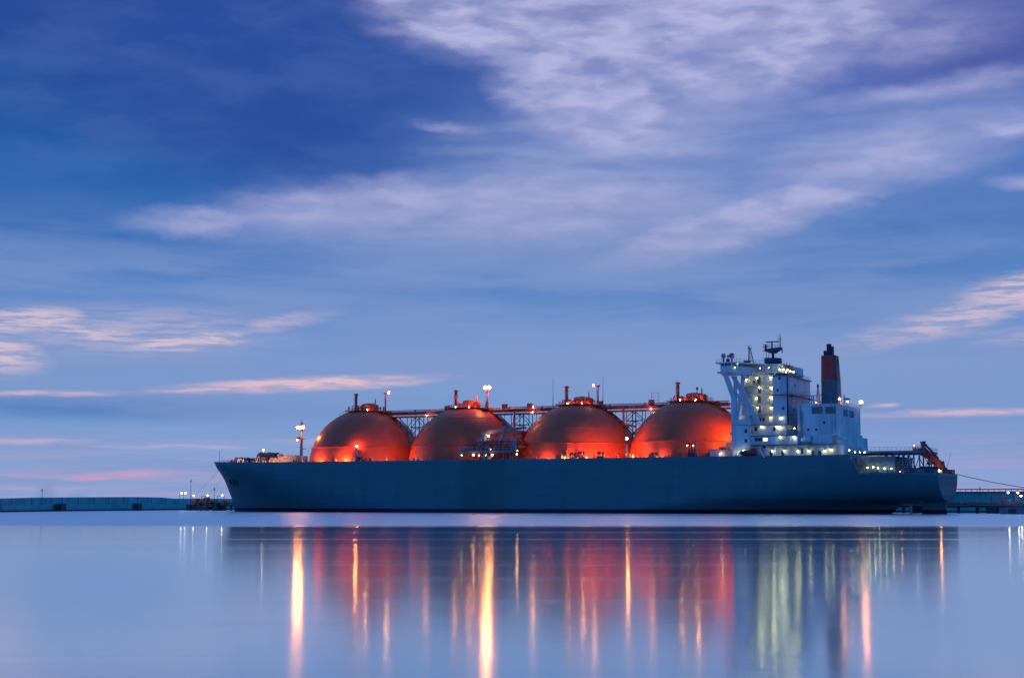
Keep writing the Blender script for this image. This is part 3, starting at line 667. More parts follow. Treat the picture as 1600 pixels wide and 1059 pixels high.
# cargo machinery house between second and third dome
mh = MB(); a = (153.55, 9.00, 28.59); b = (144.24, 9.00, 28.41)
mh.box(a[0], b[0], -8, 9, DK - 0.5, a[2]); mo = mh.build('cargo_machinery_house', M['pipe'], ship)
rl = MB(); rail(rl, [(a[0], 9, a[2]), (b[0], 9, a[2])], 1.1, 1.5, 0.06); rl.path([(a[0] + 1.5, 9.4, DK), (a[0] - 2.5, 9.4, a[2])], 0.5, 8); rl.bar((a[0] - .5, 9.3, a[2] - 2.4), (b[0], 9.3, a[2] - 2.4), 0.2, 8); rl.build('railing', M['grey'], mo)
# small gear near fourth dome
gg = MB(); a = (77.99, 22.00, 17.68); b = (75.15, 22.00, 17.64)
gg.box(a[0], b[0], 21, 22.6, DK - 0.4, DK + 1.4); gg.box(a[0] - 0.3, b[0] + 0.3, 21, 22.6, DK + 2.1, DK + 2.4)
for q in (0.15, 0.5, 0.85): x = a[0] + (b[0] - a[0]) * q; gg.bar((x, 22, DK), (x, 22, DK + 4.1), 0.22, 8); gg.ball((x, 22, DK + 4.2), 0.42, 8, 5)
gg.build('valve_station', M['dark'], ship)
for x in ((78.05, 22.30, 21.59), (76.08, 22.30, 21.56)): lamp((x[0], 22.3, DK + 3.6), 0.10, M['sods'], ship)

# ---------------------------------------------------------------- accommodation block
ac = bpy.data.objects.new('accommodation_block', None); col.objects.link(ac); ac.parent = ship
def part(name, m, mat, parent=ac, bevel=0.0): return m.build(name, M[mat], parent, bevel=bevel)
Z3 = 28.08        # top of the three lower tiers
uF = 63.23        # fore wall
z_a, z_b = 21.73, 24.66
w = MB(); w.box(uF, uF - 6.0, -22, 22, DK - 0.4, Z3 - 0.12); part('front_wall', w, 'white')
for (x1, v1, za, zb) in ((1310, 19.5, DK - 0.4, z_a - 0.25), (1246, 21.0, z_a, z_b - 0.25), (1229, 20.0, z_b, Z3 - 0.25)):
    ue = {1310: 29.45, 1246: 41.98, 1229: 45.72}[x1]
    w = MB(); w.box(uF - 6.0, ue, -v1, v1, za, zb); part('deckhouse_tier', w, 'white')
for (x1, v1, z_) in ((1300, 21.6, z_a), (1240, 21.6, z_b), (1236, 21.6, Z3)):
    ue = {1300: 30.87, 1240: 43.01, 1236: 43.77}[x1]
    w = MB(); w.box(uF - 4.5, ue, -v1, v1, z_ - 0.22, z_); part('deck_edge', w, 'blue')
    w = MB(); rail(w, [(uF - 6.2, v1 - 0.1, z_), (ue, v1 - 0.1, z_)], 1.1, 1.5, 0.04); part('railing', w, 'white')
w = MB(); w.box(uF - 0.0, uF - 5.4, 20.2, 22.05, Z3 - 0.12, Z3 + 0.1); part('front_wall_coping', w, 'blue')
for v_, z_ in ((19.0, 25.5), (12.0, 27.0)):             # hooded floodlights on the fore side of the wall, aimed at the fourth dome
    w = MB(); w.box(uF, uF + 1.3, v_ + 0.35, v_ + 0.45, z_ - 0.5, z_ + 0.5); w.box(uF, uF + 1.3, v_ - 0.45, v_ + 0.45, z_ + 0.4, z_ + 0.5); part('lamp_hood', w, 'grey'); lamp((uF + 0.8, v_, z_), 0.26, M['sodf'], ac, 'floodlight')
# tower
ZB = 45.05        # underside of bridge deck
ZR = 48.16        # bridge roof
ut0, ut1 = 63.38, 51.75
u2 = 47.27
w = MB(); w.box(ut0, ut1, -11, 11, Z3, ZB - 0.2); part('tower', w, 'white')
w = MB(); w.box(ut1, u2, -14, 14, Z3, 43.92); part('tower', w, 'white')
w = MB(); w.box(ut1 - 0.1, u2 - 0.5, -14.5, 14.5, 43.92, 43.92 + 0.35); part('roof_edge', w, 'blue')
zl = 37.75
w = MB(); w.box(ut1 + 0.4, u2 - 1.6, -15.2, 15.2, zl, zl + 0.18); part('deck_edge', w, 'blue')
w = MB(); rail(w, [(ut1 + 0.3, 15.1, zl), (u2 - 1.5, 15.1, zl), (u2 - 1.5, -15.1, zl)], 1.1, 1.6, 0.04); part('railing', w, 'white')
w = MB(); w.bar((u2 - 0.25, 13.6, Z3), (u2 - 0.25, 13.6, 43.92 - 0.3), 0.2, 8); part('downpipe', w, 'dark')
lev = [41.13, 38.21, 35.09, 31.77]
for z_ in lev:
    w = MB(); w.box(ut0 - 0.3, ut1 - 0.05, 11.0, 13.4, z_ - 0.1, z_ + 0.05); part('deck_edge', w, 'white')
    w = MB(); rail(w, [(ut0 - 0.4, 13.3, z_), (ut1 + 0.1, 13.3, z_)], 1.05, 1.4, 0.04); part('railing', w, 'white')
# doors & windows on the tower side
def door(u, v, z, w_=0.9, h=2.0, mat='dark', face='y'):
    m = MB()
    if face == 'y': m.box(u - w_ / 2, u + w_ / 2, v - 0.05, v + 0.06, z, z + h)
    else: m.box(u - 0.06, u + 0.05, v - w_ / 2, v + w_ / 2, z, z + h)
    o = part('door', m, mat); return o
for x, y in ((1186, 596), (1187, 612), (1186.5, 628), (1186.5, 643), (1178.5, 598)):
    pass
for a in ((57.25, 11.00, 41.78), (57.08, 11.00, 38.75), (57.25, 11.00, 35.53), (57.30, 11.00, 32.30)): door(a[0], 11.0, a[2], 1.0, 2.3)
for a in ((58.97, 11.00, 41.84), (55.95, 11.00, 29.68), (57.03, 11.00, 29.70)): door(a[0], 11.0, a[2], 0.7, 1.1)
for a in ((49.48, 14.00, 42.76), (50.19, 14.00, 38.87), (48.40, 14.00, 33.06)): door(a[0], 14.0, a[2], 0.7, 0.9)
for yy, z_ in ((4, 41), (9, 37.5), (-3, 38), (6, 33)): door(u2 - 0.03, yy, z_, 0.8, 0.9, face='x')
for a in ((57.36, 20.00, 25.22), (55.76, 20.00, 26.20), (49.67, 20.00, 26.08)): door(a[0], 20.0, a[2], 0.9, 1.2)
for a in ((55.40, 21.00, 22.91), (54.45, 21.00, 22.89), (53.51, 21.00, 22.87)): door(a[0], 21.0, a[2], 0.9, 1.0, 'glass')
lw_ = MB(); a = (52.46, 21.00, 22.86); lw_.box(a[0] - 0.8, a[0] + 0.8, 20.95, 21.06, a[2], a[2] + 1.0); lw_.build('lit_window', glow('lit_cabin_window_glow', (1, .93, .6), 1.6), ac)
for a in ((53.27, 19.50, 20.89), (51.01, 19.50, 18.42), (47.26, 19.50, 18.38), (41.05, 19.50, 19.10), (35.34, 19.50, 18.22), (37.58, 19.50, 18.25)): door(a[0], 19.5, a[2] - 0.3, 0.9, 1.7)
for a in ((58.41, 22.00, 25.57), (58.46, 22.00, 22.52)): door(a[0], 22.0, a[2], 0.8, 1.1)
# wall lamps
WLS = [(57.75, 11.00, 43.78), (53.13, 11.00, 43.72), (57.05, 11.00, 40.52), (52.98, 11.00, 40.49), (57.97, 11.00, 37.21), (53.14, 11.00, 37.28), (57.70, 11.00, 34.08), (53.20, 11.00, 33.96), (53.37, 11.00, 30.76), (61.33, 11.00, 43.28)]
def wall_lamp(a, v, r_=0.15, off=0.55, mat='wl'):
    m = MB(); m.box(a[0] - 0.18, a[0] + 0.18, v, v + off + 0.1, a[2] + 0.25, a[2] + 0.4)
    o = m.build('wall_lamp_bracket', M['grey'], ac); lamp((a[0], v + off, a[2]), r_, M[mat], ac, 'wall_lamp')
for a in WLS: wall_lamp(a, 11.0)
for a in ((49.19, 14.00, 30.41),): wall_lamp(a, 14.0)
for a in ((57.85, 20.00, 27.47), (53.63, 20.00, 27.38), (48.61, 20.00, 27.28), (47.57, 20.00, 27.15)): wall_lamp(a, 20.0, 0.15)
for a in ((57.59, 21.00, 24.16), (47.43, 21.00, 23.98), (42.89, 21.00, 23.90)): wall_lamp(a, 21.0, 0.15)
for a in ((50.46, 19.50, 19.73), (46.61, 19.50, 19.68), (42.17, 19.50, 19.62), (38.78, 19.50, 19.57), (33.69, 19.50, 19.50), (31.66, 19.50, 19.87)): wall_lamp(a, 19.5, 0.15)
for a in ((46.33, 15.00, 27.13), (44.45, 15.00, 26.99)): wall_lamp(a, 15.0, 0.13)
for a in ((30.03, 18.00, 20.09), (26.92, 16.00, 19.70), (25.38, 15.00, 19.11), (23.87, 15.00, 19.09), (22.47, 15.00, 19.07)):
    m = MB(); m.bar((a[0], a[1], DK - 0.5), (a[0], a[1], a[2] - 0.1), 0.07, 5); m.build('lamp_bracket', M['grey'], ac); lamp(a, 0.15, M['wl'], ac, 'wall_lamp')
# machinery space between tower and casing
w = MB(); gx = (45.02, 16.00, 25.54); w.box(gx[0] - 1.2, gx[0] + 1.2, 12, 18, Z3 - 3.5, Z3 - 1.6); w.bar((gx[0] - 1.4, 17, Z3 - 3.3), (gx[0] + 1.2, 17, Z3), 0.12, 5); w.bar((gx[0] + 1.4, 17, Z3 - 3.3), (gx[0] - 1.2, 17, Z3), 0.12, 5); rail(w, [(gx[0] + 3, 18.5, Z3 - 3.5), (gx[0] - 3, 18.5, Z3 - 3.5)], 1.1, 1, 0.05); part('winch_gear', w, 'grey')
# bridge with wings reaching outboard
uB0, uB1 = 61.81, 45.94
w = MB(); w.box(uB0, uB1 + 3, -12, 12, ZB + 0.1, ZR); part('wheelhouse', w, 'white')
wing_u0 = 66.98; wing_u1 = 61.73
for s_ in (1, -1):
    w = MB(); zb0, zr0 = 43.71, 47.53
    poly = [(wing_u0, 24.3), (wing_u1, 24.3), (uB1 + 9, 13.2), (uB1 + 9, 11.9), (wing_u0 + 0.6, 11.9)]
    w.prism([(p[0], s_ * p[1]) for p in poly], 'z', ZB - 0.25, ZB + 0.15); part('bridge_deck', w, 'white')
    w = MB(); poly = [(wing_u0 - 0.9, 23.6), (wing_u1 - 0.2, 23.6), (uB1 + 12, 12.9), (uB1 + 12, 12), (wing_u0 - 0.9, 12)]
    w.prism([(p[0], s_ * p[1]) for p in poly], 'z', ZB + 0.15, ZB + 2.0); part('wing_bulwark', w, 'white')
    w = MB(); poly = [(wing_u0 - 1.0, 23.4), (wing_u1 + 0.6, 23.4), (uB1 + 12.6, 12.7), (uB1 + 12.6, 12), (wing_u0 - 1.0, 12)]
    w.prism([(p[0], s_ * p[1]) for p in poly], 'z', ZB + 2.0, ZR - 0.35); part('bridge_glazing', w, 'glass')
    w = MB(); poly = [(wing_u0 + 0.4, 24.5), (wing_u1, 24.5), (uB1 + 9, 13.4), (uB1 + 9, 11.9), (wing_u0 + 0.4, 11.9)]
    w.prism([(p[0], s_ * p[1]) for p in poly], 'z', ZR - 0.35, ZR + 0.05); part('bridge_roof', w, 'white')
    w = MB(); rail(w, [(wing_u0 + 0.2, s_ * 24.4, ZR), (wing_u1, s_ * 24.4, ZR), (uB1 + 9, s_ * 13.3, ZR)], 1.05, 1.5, 0.04); part('railing', w, 'pipe')
    w = MB()                                            # glazing bars
    a = Vector((wing_u1 + 0.6, s_ * 23.46, 0)); b = Vector((uB1 + 12.6, s_ * 12.76, 0))
    for k_ in range(12): p = a.lerp(b, k_ / 11); w.box(p.x - 0.28, p.x + 0.28, p.y - 0.1, p.y + 0.1, ZB + 2.0, ZR - 0.35)
    for k_ in range(4): x = wing_u0 - 1.0 - k_ * (wing_u0 - wing_u1 - 1.6) / 3; w.box(x - 0.15, x + 0.15, s_ * 23.2 - 0.3, s_ * 23.2 + 0.3, ZB + 2.0, ZR - 0.35)
    part('window_frame', w, 'white')
    # supporting frame under the wing, in the plane of the ship's side
    def leg(p, q, t0, t1, dv0=0.5):
        m = MB(); p = Vector((p[0], s_ * p[1], p[2])); q = Vector((q[0], s_ * q[1], q[2]))
        m.quad_box([p + Vector((-t0, -dv0, 0)), p + Vector((t0, -dv0, 0)), p + Vector((t0, dv0, 0)), p + Vector((-t0, dv0, 0)),
                    q + Vector((-t1, -dv0, 0)), q + Vector((t1, -dv0, 0)), q + Vector((t1, dv0, 0)), q + Vector((-t1, dv0, 0))])
        part('wing_support', m, 'white')
    leg((62.43, 21.60, 28.11), (62.29, 21.60, 36.92), 0.85, 0.85)
    leg((62.35, 21.55, 36.72), (64.46, 22.80, 43.70), 0.80, 0.75, 0.45)
    leg((54.15, 21.00, 27.96), (62.60, 21.00, 43.76), 0.80, 0.70, 0.42)
    leg((61.93, 21.40, 36.92), (61.82, 21.40, 43.70), 0.55, 0.5, 0.35)
    leg((61.65, 21.30, 29.95), (59.08, 21.30, 43.61), 0.65, 0.55, 0.30)
    leg((58.10, 21.20, 28.04), (57.95, 21.20, 36.61), 0.6, 0.6, 0.36)
    m = MB(); a = (63.16, 21.50, 38.19); b = (58.28, 21.50, 36.81); m.box(a[0], b[0], s_ * 21.05, s_ * 21.75, a[2] - 1.5, a[2]); part('wing_support', m, 'white')
    m = MB(); a = (63.32, 21.50, 28.14); b = (58.38, 21.50, 30.88); m.box(a[0], b[0], s_ * 20.98, s_ * 21.82, Z3 + 0.1, b[2] - 1.0); part('wing_support', m, 'white')
    m = MB(); a = (64.84, 22.00, 43.77); m.box(wing_u0 - 1.2, wing_u1 - 6, s_ * 20.5, s_ * 23.3, ZB - 1.1, ZB - 0.25); part('wing_support', m, 'white')
zrA = ZR + 0.05
for (x, v, h, r_) in ((66.19, 20, 2.4, 0.82), (63.39, 20, 2.3, 0.95)):
    w = MB(); w.bar((x, v, zrA), (x, v, zrA + h - r_), 0.3, 8); w.ball((x, v, zrA + h), r_, 14, 9); w.build('satellite_dome', M['grey'], ac)
w = MB(); a = (64.68, 20.00, 48.46); w.bar((a[0], 20, zrA), (a[0], 20, zrA + 2.2), 0.2, 6); w.box(a[0] - 0.5, a[0] + 0.5, 19.6, 20.4, zrA, zrA + 1.3); w.ball((a[0], 20, zrA + 2.3), 0.35, 8, 5); w.build('searchlight', M['dark'], ac)
lamp((61.24, 21.00, 48.04), 0.26, M['sod'], ac, 'floodlight')
for a in ((61.07, 23.90, 46.26), (54.37, 18.60, 46.31), (52.00, 17.00, 46.45)): lamp(a, 0.13, M['wl2'], ac, 'wall_lamp')
for a in ((49.35, 13.90, 46.07), (48.18, 13.90, 46.02), (47.37, 12.00, 45.93), (46.72, 11.00, 45.57), (46.24, 9.00, 45.49), (47.91, 12.00, 45.33)): lamp(a, 0.16, M['wl'], ac, 'wall_lamp')
w = MB(); rail(w, [(u2, 14.3, 43.92 + 0.35), (u2, -14.3, 43.92 + 0.35)], 1.1, 1.8, 0.05)
for v in (10, 5, 1, -3, -8, -12): w.bar((u2 + 0.4, v, 43), (u2 + 0.4, v, 45.4 + (v % 3) * 0.4), 0.06, 5)
part('railing', w, 'dark')
w = MB()
for a in ((47.95, 11.00, 47.69), (47.18, 10.00, 47.53), (46.92, 8.00, 47.05)): w.bar((a[0], a[1], ZB), (a[0], a[1], a[2] + 0.8), 0.1, 5); w.box(a[0] - 0.6, a[0] + 0.6, a[1] - 0.4, a[1] + 0.4, a[2] - 1.0, a[2] - 0.2)
part('aerial', w, 'dark')
# signal mast (lattice A frame)
w = MB(); a = (60.91, 10.00, 48.69); t_ = (60.70, 10.00, 54.47); b = (59.17, 10.00, 48.62)
w.bar(a, t_, 0.2, 6); w.bar(b, (t_[0] - 0.4, 10, t_[2] - 1), 0.14, 6)
for q in (0.15, 0.3, 0.45, 0.6, 0.75, 0.9):
    p1 = Vector(a).lerp(Vector(t_), q); p2 = Vector(b).lerp(Vector(t_), q); w.bar(p1, p2, 0.08, 5); p3 = Vector(b).lerp(Vector(t_), min(1, q + 0.13)); w.bar(p1, p3, 0.05, 4)
w.box(t_[0] - 0.8, t_[0] + 0.6, 9.4, 10.6, t_[2] - 0.9, t_[2] - 0.75); w.bar((t_[0] + 0.4, 10, t_[2] - 0.8), (t_[0] + 0.4, 10, t_[2] + 0.6), 0.05, 4); w.bar((t_[0] - 0.6, 10, t_[2] - 0.8), (t_[0] - 0.6, 10, t_[2] + 0.4), 0.05, 4)
w.box(a[0] - 0.4, a[0] + 1.6, 9.3, 10.7, a[2] - 0.2, a[2] + 1.0); w.build('signal_mast', M['dark'], ship)
# radar mast
c = (54.51, 4.00, 49.34); w = MB(); vz = 4.0; cx = c[0]; zb_ = c[2]; px_ = 1 / 4.85
w.lathe([(2.9, -0.6), (2.9, 0.9), (2.6, 1.0)], (cx, vz, zb_ + 0.3), 16); w.bar((cx, vz, zb_), (cx, vz, zb_ + 4.2), 0.5, 10, 0.4)
w.prism([(cx - 3.0, zb_ + 4.9), (cx + 2.8, zb_ + 4.4), (cx + 2.6, zb_ + 3.7), (cx + 0.5, zb_ + 2.9), (cx - 0.8, zb_ + 2.9), (cx - 3.0, zb_ + 4.3)], 'y', vz - 0.9, vz + 0.9)
w.bar((cx + 0.3, vz, zb_ + 4.2), (cx + 0.3, vz, zb_ + 6.6), 0.25, 8); w.bar((cx + 2.4, vz, zb_ + 4), (cx + 2.4, vz, zb_ + 5.9), 0.3, 6); w.box(cx + 1.8, cx + 3.2, vz - 0.4, vz + 0.4, zb_ + 5.0, zb_ + 5.2)
w.bar((cx - 2.5, vz, zb_ + 4.3), (cx - 2.5, vz, zb_ + 8.6), 0.16, 6); w.bar((cx - 2.5, vz, zb_ + 8), (cx - 2.5, vz, zb_ + 9.6), 0.06, 5); w.bar((cx - 1.7, vz, zb_ + 7.5), (cx - 3.0, vz, zb_ + 7.5), 0.06, 5); w.bar((cx - 1.8, vz, zb_ + 6), (cx - 1.8, vz, zb_ + 9), 0.05, 5)
w.bar((cx - 3.1, vz, zb_ + 4.3), (cx - 3.1, vz, zb_ + 3.0), 0.2, 6)
w.bar((cx + 2.3, vz, zb_ + 0.3), (cx + 2.3, vz, zb_ + 4), 0.09, 6); w.bar((cx + 1.4, vz, zb_ + 0.3), (cx + 1.4, vz, zb_ + 3.6), 0.09, 6)
for dz in (0.8, 1.6, 3.8, 5.4, 6.0): w.bar((cx + 3.6, vz, zb_ + dz), (cx + 1.4, vz, zb_ + dz), 0.07, 5)
rail(w, [(cx + 2.8, vz + 0.9, zb_ + 4.4), (cx - 2.9, vz + 0.9, zb_ + 4.8)], 1.0, 0.9, 0.05)
rm = w.build('radar_mast', M['dark'], ship); MB().box(cx - 2.1, cx + 2.3, vz - 0.15, vz + 0.15, zb_ + 6.6, zb_ + 6.95).build('radar_scanner', M['dark'], rm)
# engine casing, funnel
cs0, cs1 = 43.54, 30.78; zcs = 34.56
w = MB(); w.box(cs0, cs1, -15, 15, z_a, zcs); co = w.build('engine_casing', M['white'], ship)
for a, b in (((38.81, 15.00, 33.67), (35.36, 15.00, 31.45)), ((34.49, 15.00, 33.56), (31.17, 15.00, 31.35))):
    w = MB(); w.box(a[0], b[0], 15.003, 15.06, b[2], a[2]); w.build('louvre', M['louvre'], co)
    w = MB(); z = b[2] + 0.2
    while z < a[2]: w.box(a[0], b[0], 15.06, 15.14, z, z + 0.1); z += 0.42
    w.build('louvre_slat', M['louvre'], co)
for va, vb in ((7.2, 2.0), (-0.8, -6.4)):
    w = MB(); w.box(cs1 - 0.06, cs1 - 0.003, vb, va, zcs - 3.6, zcs - 1.4); w.build('louvre', M['louvre'], co)
    w = MB(); z = zcs - 3.4
    while z < zcs - 1.5: w.box(cs1 - 0.14, cs1 - 0.06, vb, va, z, z + 0.1); z += 0.42
    w.build('louvre_slat', M['louvre'], co)
w = MB(); a = (30.71, 15.00, 24.70); w.box(39.65, cs1 + 0.2, 15.003, 17.5, a[2] - 0.3, a[2]); w.box(37.75, 32.22, 15, 18.6, z_a, 24.64); w.build('casing_ledge', M['white'], co)
w = MB(); a = (41.08, 19.00, 24.34); b = (38.04, 19.00, 22.48); w.prism([(a[0], b[2]), (b[0], b[2]), (b[0], a[2]), (a[0] - 1, a[2] - 0.1), (a[0], a[2] - 0.9)], 'y', 17.5, 20.5); w.build('vent_cowl', M['white'], co, bevel=0.15)
w = MB(); a = (30.14, 18.00, 24.18); w.prism([(a[0] - 0.2, a[2] - 1.2), (a[0] - 2.0, a[2] - 1.2), (a[0] - 2.0, a[2] - 0.6), (a[0] - 0.2, a[2])], 'y', 16, 18); w.build('vent_cowl', M['white'], co, bevel=0.1)
w = MB(); rail(w, [(cs0, 14.9, zcs), (cs1, 14.9, zcs), (cs1, -14.9, zcs)], 1.1, 1.5, 0.04); w.build('railing', M['grey'], co)
w = MB(); w.box(cs1 + 4, cs1, -15, -24.5, 20.61 - 2, 24.87); w.bar((cs1 + 1, -20, 22), (cs1 + 1, -20, 25.72), 0.4, 8); w.build('store_block', M['white'], co)
w = MB(); w.box(cs0, cs1 + 0.02, -20, 19.0, DK - 0.4, z_a - 0.3); w.build('poop_house', M['white'], co)
# flood lights on casing
for a, r_, mt in (((30.20, 14.00, 35.92), 0.26, 'sods'), ((30.23, -14.00, 36.60), 0.40, 'sod'), ((30.09, 4.00, 35.68), 0.14, 'sods')):
    m = MB(); m.bar((a[0] - 0.0, a[1], zcs - 0.1), (a[0], a[1], a[2] - 0.35), 0.1, 6); m.box(a[0] - 0.3, a[0] + 0.3, a[1] - 0.3, a[1] + 0.3, a[2] - 0.6, a[2] - r_ - 0.02); m.build('lamp_post', M['grey'], co); lamp(a, r_, M[mt], co, 'floodlight'); halo_disc(a, r_ * 2, co, r_ + 0.15)
w = MB()
for x, z0, z1 in ((cs0 - 1.0, z_a, zcs - 0.4), (cs0 - 1.5, z_a, zcs - 2.0), (cs1 + 0.6, z_a + 4, zcs)): w.bar((x, 15.14, z0), (x, 15.14, z1), 0.1, 6)
w.build('wall_pipe', M['grey'], co)
w = MB(); ladder(w, (cs1 + 1.8, 15.25, z_a + 3.5), (cs1 + 1.8, 15.25, zcs + 0.8), side=(1, 0, 0)); w.build('wall_ladder', M['grey'], co)
for x, z in ((cs0 - 3.4, z_a + 4.4), (cs0 - 6.0, z_a + 4.4), (cs0 - 8.6, z_a + 6.6)): MB().box(x - 0.35, x + 0.35, 15.004, 15.07, z, z + 0.7).build('porthole', M['glass'], co)
for y, z in ((10, zcs - 6), (3, zcs - 6), (-6, zcs - 6), (-10, zcs - 9), (8, zcs - 10)): MB().box(cs1 - 0.07, cs1 - 0.004, y - 0.45, y + 0.45, z, z + 0.8).build('porthole', M['glass'], co)
# funnel : rounded box tapering upwards
def rrect(cx_, cy_, hx, hy, r_, n=5):
    out = []
    for sx, sy, t0 in ((1, 1, 0), (-1, 1, 90), (-1, -1, 180), (1, -1, 270)):
        for k_ in range(n + 1):
            t = math.radians(t0 + 90 * k_ / n); out.append((cx_ + sx * (hx - r_) + r_ * math.cos(t), cy_ + sy * (hy - r_) + r_ * math.sin(t)))
    return out
def loft(m, rings):
    o = len(m.v); n = len(rings[0][0])
    for ring, z in rings: m.v += [(p[0], p[1], z) for p in ring]
    for k_ in range(len(rings) - 1):
        for i in range(n):
            j = (i + 1) % n; a = o + k_ * n; m.f.append((a + i, a + j, a + n + j, a + n + i)); m.sm.append(True)
    m.f.append(tuple(o + (len(rings) - 1) * n + i for i in range(n))); m.sm.append(False); return m
fx = 36.32; zf0 = zcs - 0.5; zf1 = 42.98; zf2 = 51.03
fn = loft(MB(), [(rrect(fx, 0, 2.75, 3.4, 0.9), zf0), (rrect(fx + 0.1, 0, 2.6, 3.1, 0.9), zf1)]).build('funnel', M['fungrey'], ship, auto=40)
loft(MB(), [(rrect(fx + 0.1, 0, 2.62, 3.12, 0.9), zf1 - 0.02), (rrect(fx + 0.28, 0, 2.35, 2.75, 0.85), zf2)]).build('funnel_top', M['funred'], fn, auto=40)
w = MB(); w.box(fx - 2.32, fx - 2.05, -0.9, 0.3, zf2 - 3.6, zf2 - 1.2); w.build('funnel_vent', M['dark'], fn)
w = MB(); w.lathe([(0.78, 0), (0.78, 3.7), (0.9, 3.8), (0.9, 4.0), (0.6, 4.0)], (fx + 0.55, 0, zf2 - 0.1), 14); w.build('exhaust_pipe', M['dark'], fn)
w = MB(); w.lathe([(0.7, 0), (0.7, 3.0), (0.6, 3.3)], (fx - 0.25, -0.6, zf2 - 0.1), 14); w.build('exhaust_pipe', M['dark'], fn)
w = MB(); w.lathe([(0.5, 0), (0.5, 1.5), (0.62, 1.6), (0.3, 1.9)], (fx + 1.75, 0.4, zf2 - 0.1), 12); w.build('exhaust_pipe', M['dark'], fn)
# catwalk from tower to funnel + post
zz = 37.50; w = MB(); w.box(u2 - 0.1, cs1 + 0.5, 9.2, 10.4, zz, zz + 0.2); rail(w, [(u2 - 0.1, 10.4, zz + 0.2), (cs1 + 0.5, 10.4, zz + 0.2)], 1.0, 2, 0.04)
for x in (40.25, 39.62, 29.70): w.bar((x, 10, zcs), (x, 10, zz), 0.16, 6)
w.box(31.73, 30.27, 0, 3, zcs + 2.0, zcs + 2.4)
w.build('catwalk', M['blue'], ship)
a = (37.53, 12.00, 35.33); w = MB(); w.lathe([(0.85, 0), (0.55, 3.0), (0.3, 5.2), (0.28, 5.4)], (a[0], 12, zcs), 12); w.box(a[0] - 0.9, a[0] + 0.9, 11.1, 12.9, zcs, zcs + 1.0); pm = w.build('small_mast', M['buff'], ship)
MB().lathe([(0.34, 0), (0.34, 0.9), (0.1, 1.1)], (a[0], 12, zcs + 5.4), 8).build('mast_cap', M['dark'], pm)
lamp((a[0] + 0.2, 14.0, zcs + 0.5), 0.08, M['sods'], pm)
# small house and gear just forward of the front wall
w = MB(); a = (71.26, 20.00, 20.32); b = (64.36, 20.00, 20.22); w.box(a[0], b[0], 10, 20, DK - 0.4, a[2]); ho = w.build('deck_store', M['white'], ship)
w = MB(); w.box(a[0] + 0.4, b[0] - 0.4, 9.6, 20.4, a[2], a[2] + 0.15); w.box(a[0] - 2.5, b[0] + 2.0, 14, 18, a[2] + 0.15, a[2] + 1.0); w.box(a[0] - 4, b[0] + 1.5, 14, 16, a[2] + 1.0, a[2] + 2.6); w.build('store_roof', M['blue'], ho)
for p in ((67.40, 20.60, 19.02), (61.38, 22.60, 19.49), (58.92, 23.00, 19.96)): lamp(p, 0.14, M['sods'] if p[1] < 21 else M['wl'], ho)

# ---------------------------------------------------------------- stern
ZL = 12.1                                               # mooring deck
up1 = 27.63; 
zp = 19.56
sp2 = bpy.data.objects.new('stern_platform', None); col.objects.link(sp2); sp2.parent = ship
ue_ = 5.32
w = MB(); w.box(up1, ue_, -12, 12, zp - 0.75, zp); w.build('platform', M['blue'], sp2)
w = MB(); rail(w, [(up1, 11.9, zp), (ue_, 11.9, zp), (ue_, -11.9, zp)], 1.15, 1.3, 0.045); w.build('railing', M['grey'], sp2)
for i, (x, v) in enumerate([(18.87, 11.5), (16.88, 11.5), (13.90, 11.5), (11.34, 11.5), (9.77, 11.5), (8.00, 11.5), (6.25, 11.5)]):
    for s_ in (1, -1):
        if i > 3 or s_ > 0:
            w = MB(); w.bar((x, s_ * v, ZL), (x, s_ * v, zp - 0.75), 0.24, 6)
            if i in (3, 4, 5): w.bar((x, s_ * v, ZL + 1.2), (x - 2.0, s_ * v, zp - 1), 0.13, 5); w.bar((x - 1.0, s_ * v, ZL + 1.2), (x + 1.6, s_ * v, zp - 1), 0.13, 5)
            w.build('platform_leg', M['blue'], sp2)
w = MB()
for x in (19.06, 17.03, 15.01, 13.40):
    w.bar((x, 0, ZL), (x, 0, zp - 0.7), 0.2, 6); w.bar((x, 0, ZL + 2), (x - 1.8, 0, zp - 0.8), 0.12, 5); w.bar((x, 0, ZL + 2), (x + 1.8, 0, zp - 0.8), 0.12, 5)
w.build('platform_brace', M['blue'], sp2)
# after deckhouse with rounded end, under the platform
w = MB(); a = 24.15; b = 13.60; w.box(a, b, -13, 13.0, ZL - 0.4, 17.88); sh = w.build('after_deckhouse', M['blue'], ship)
w = MB(); w.lathe([(2.3, 0), (2.3, 4.8), (1.7, 5.6), (0.6, 6.1)], (14.11, 8, ZL - 0.3), 20); w.build('round_tank', M['blue'], sh)
w = MB(); w.box(25.5, a, -15, 17, ZL - 0.4, DK - 0.6); w.build('after_bulkhead', M['blue'], sh)
for p in ((24.34, 17.20, 14.47), (21.78, 14.20, 14.31), (19.98, 14.20, 14.49), (18.50, 14.20, 14.18), (16.52, 14.20, 14.06), (14.45, 14.20, 13.95)):
    w = MB(); w.bar((p[0], p[1], ZL), (p[0], p[1], p[2] - 0.1), 0.06, 5); w.build('lamp_bracket', M['buff'], sh); lamp(p, 0.15, M['wl'], sh)
w = MB(); rail(w, [(22.3, 21.7, 12.6), (8, 18.6, 12.6), (1, 15.7, 12.6)], 1.05, 1.5, 0.045); w.build('railing', M['grey'], ship)
w = MB(); w.bar((25.2, 22.2, DK), (22.6, 21.8, 12.7), 0.12, 5); w.bar((24.6, 21.5, DK), (23.8, 21.3, 12.6), 0.2, 5); w.build('stay', M['grey'], ship)
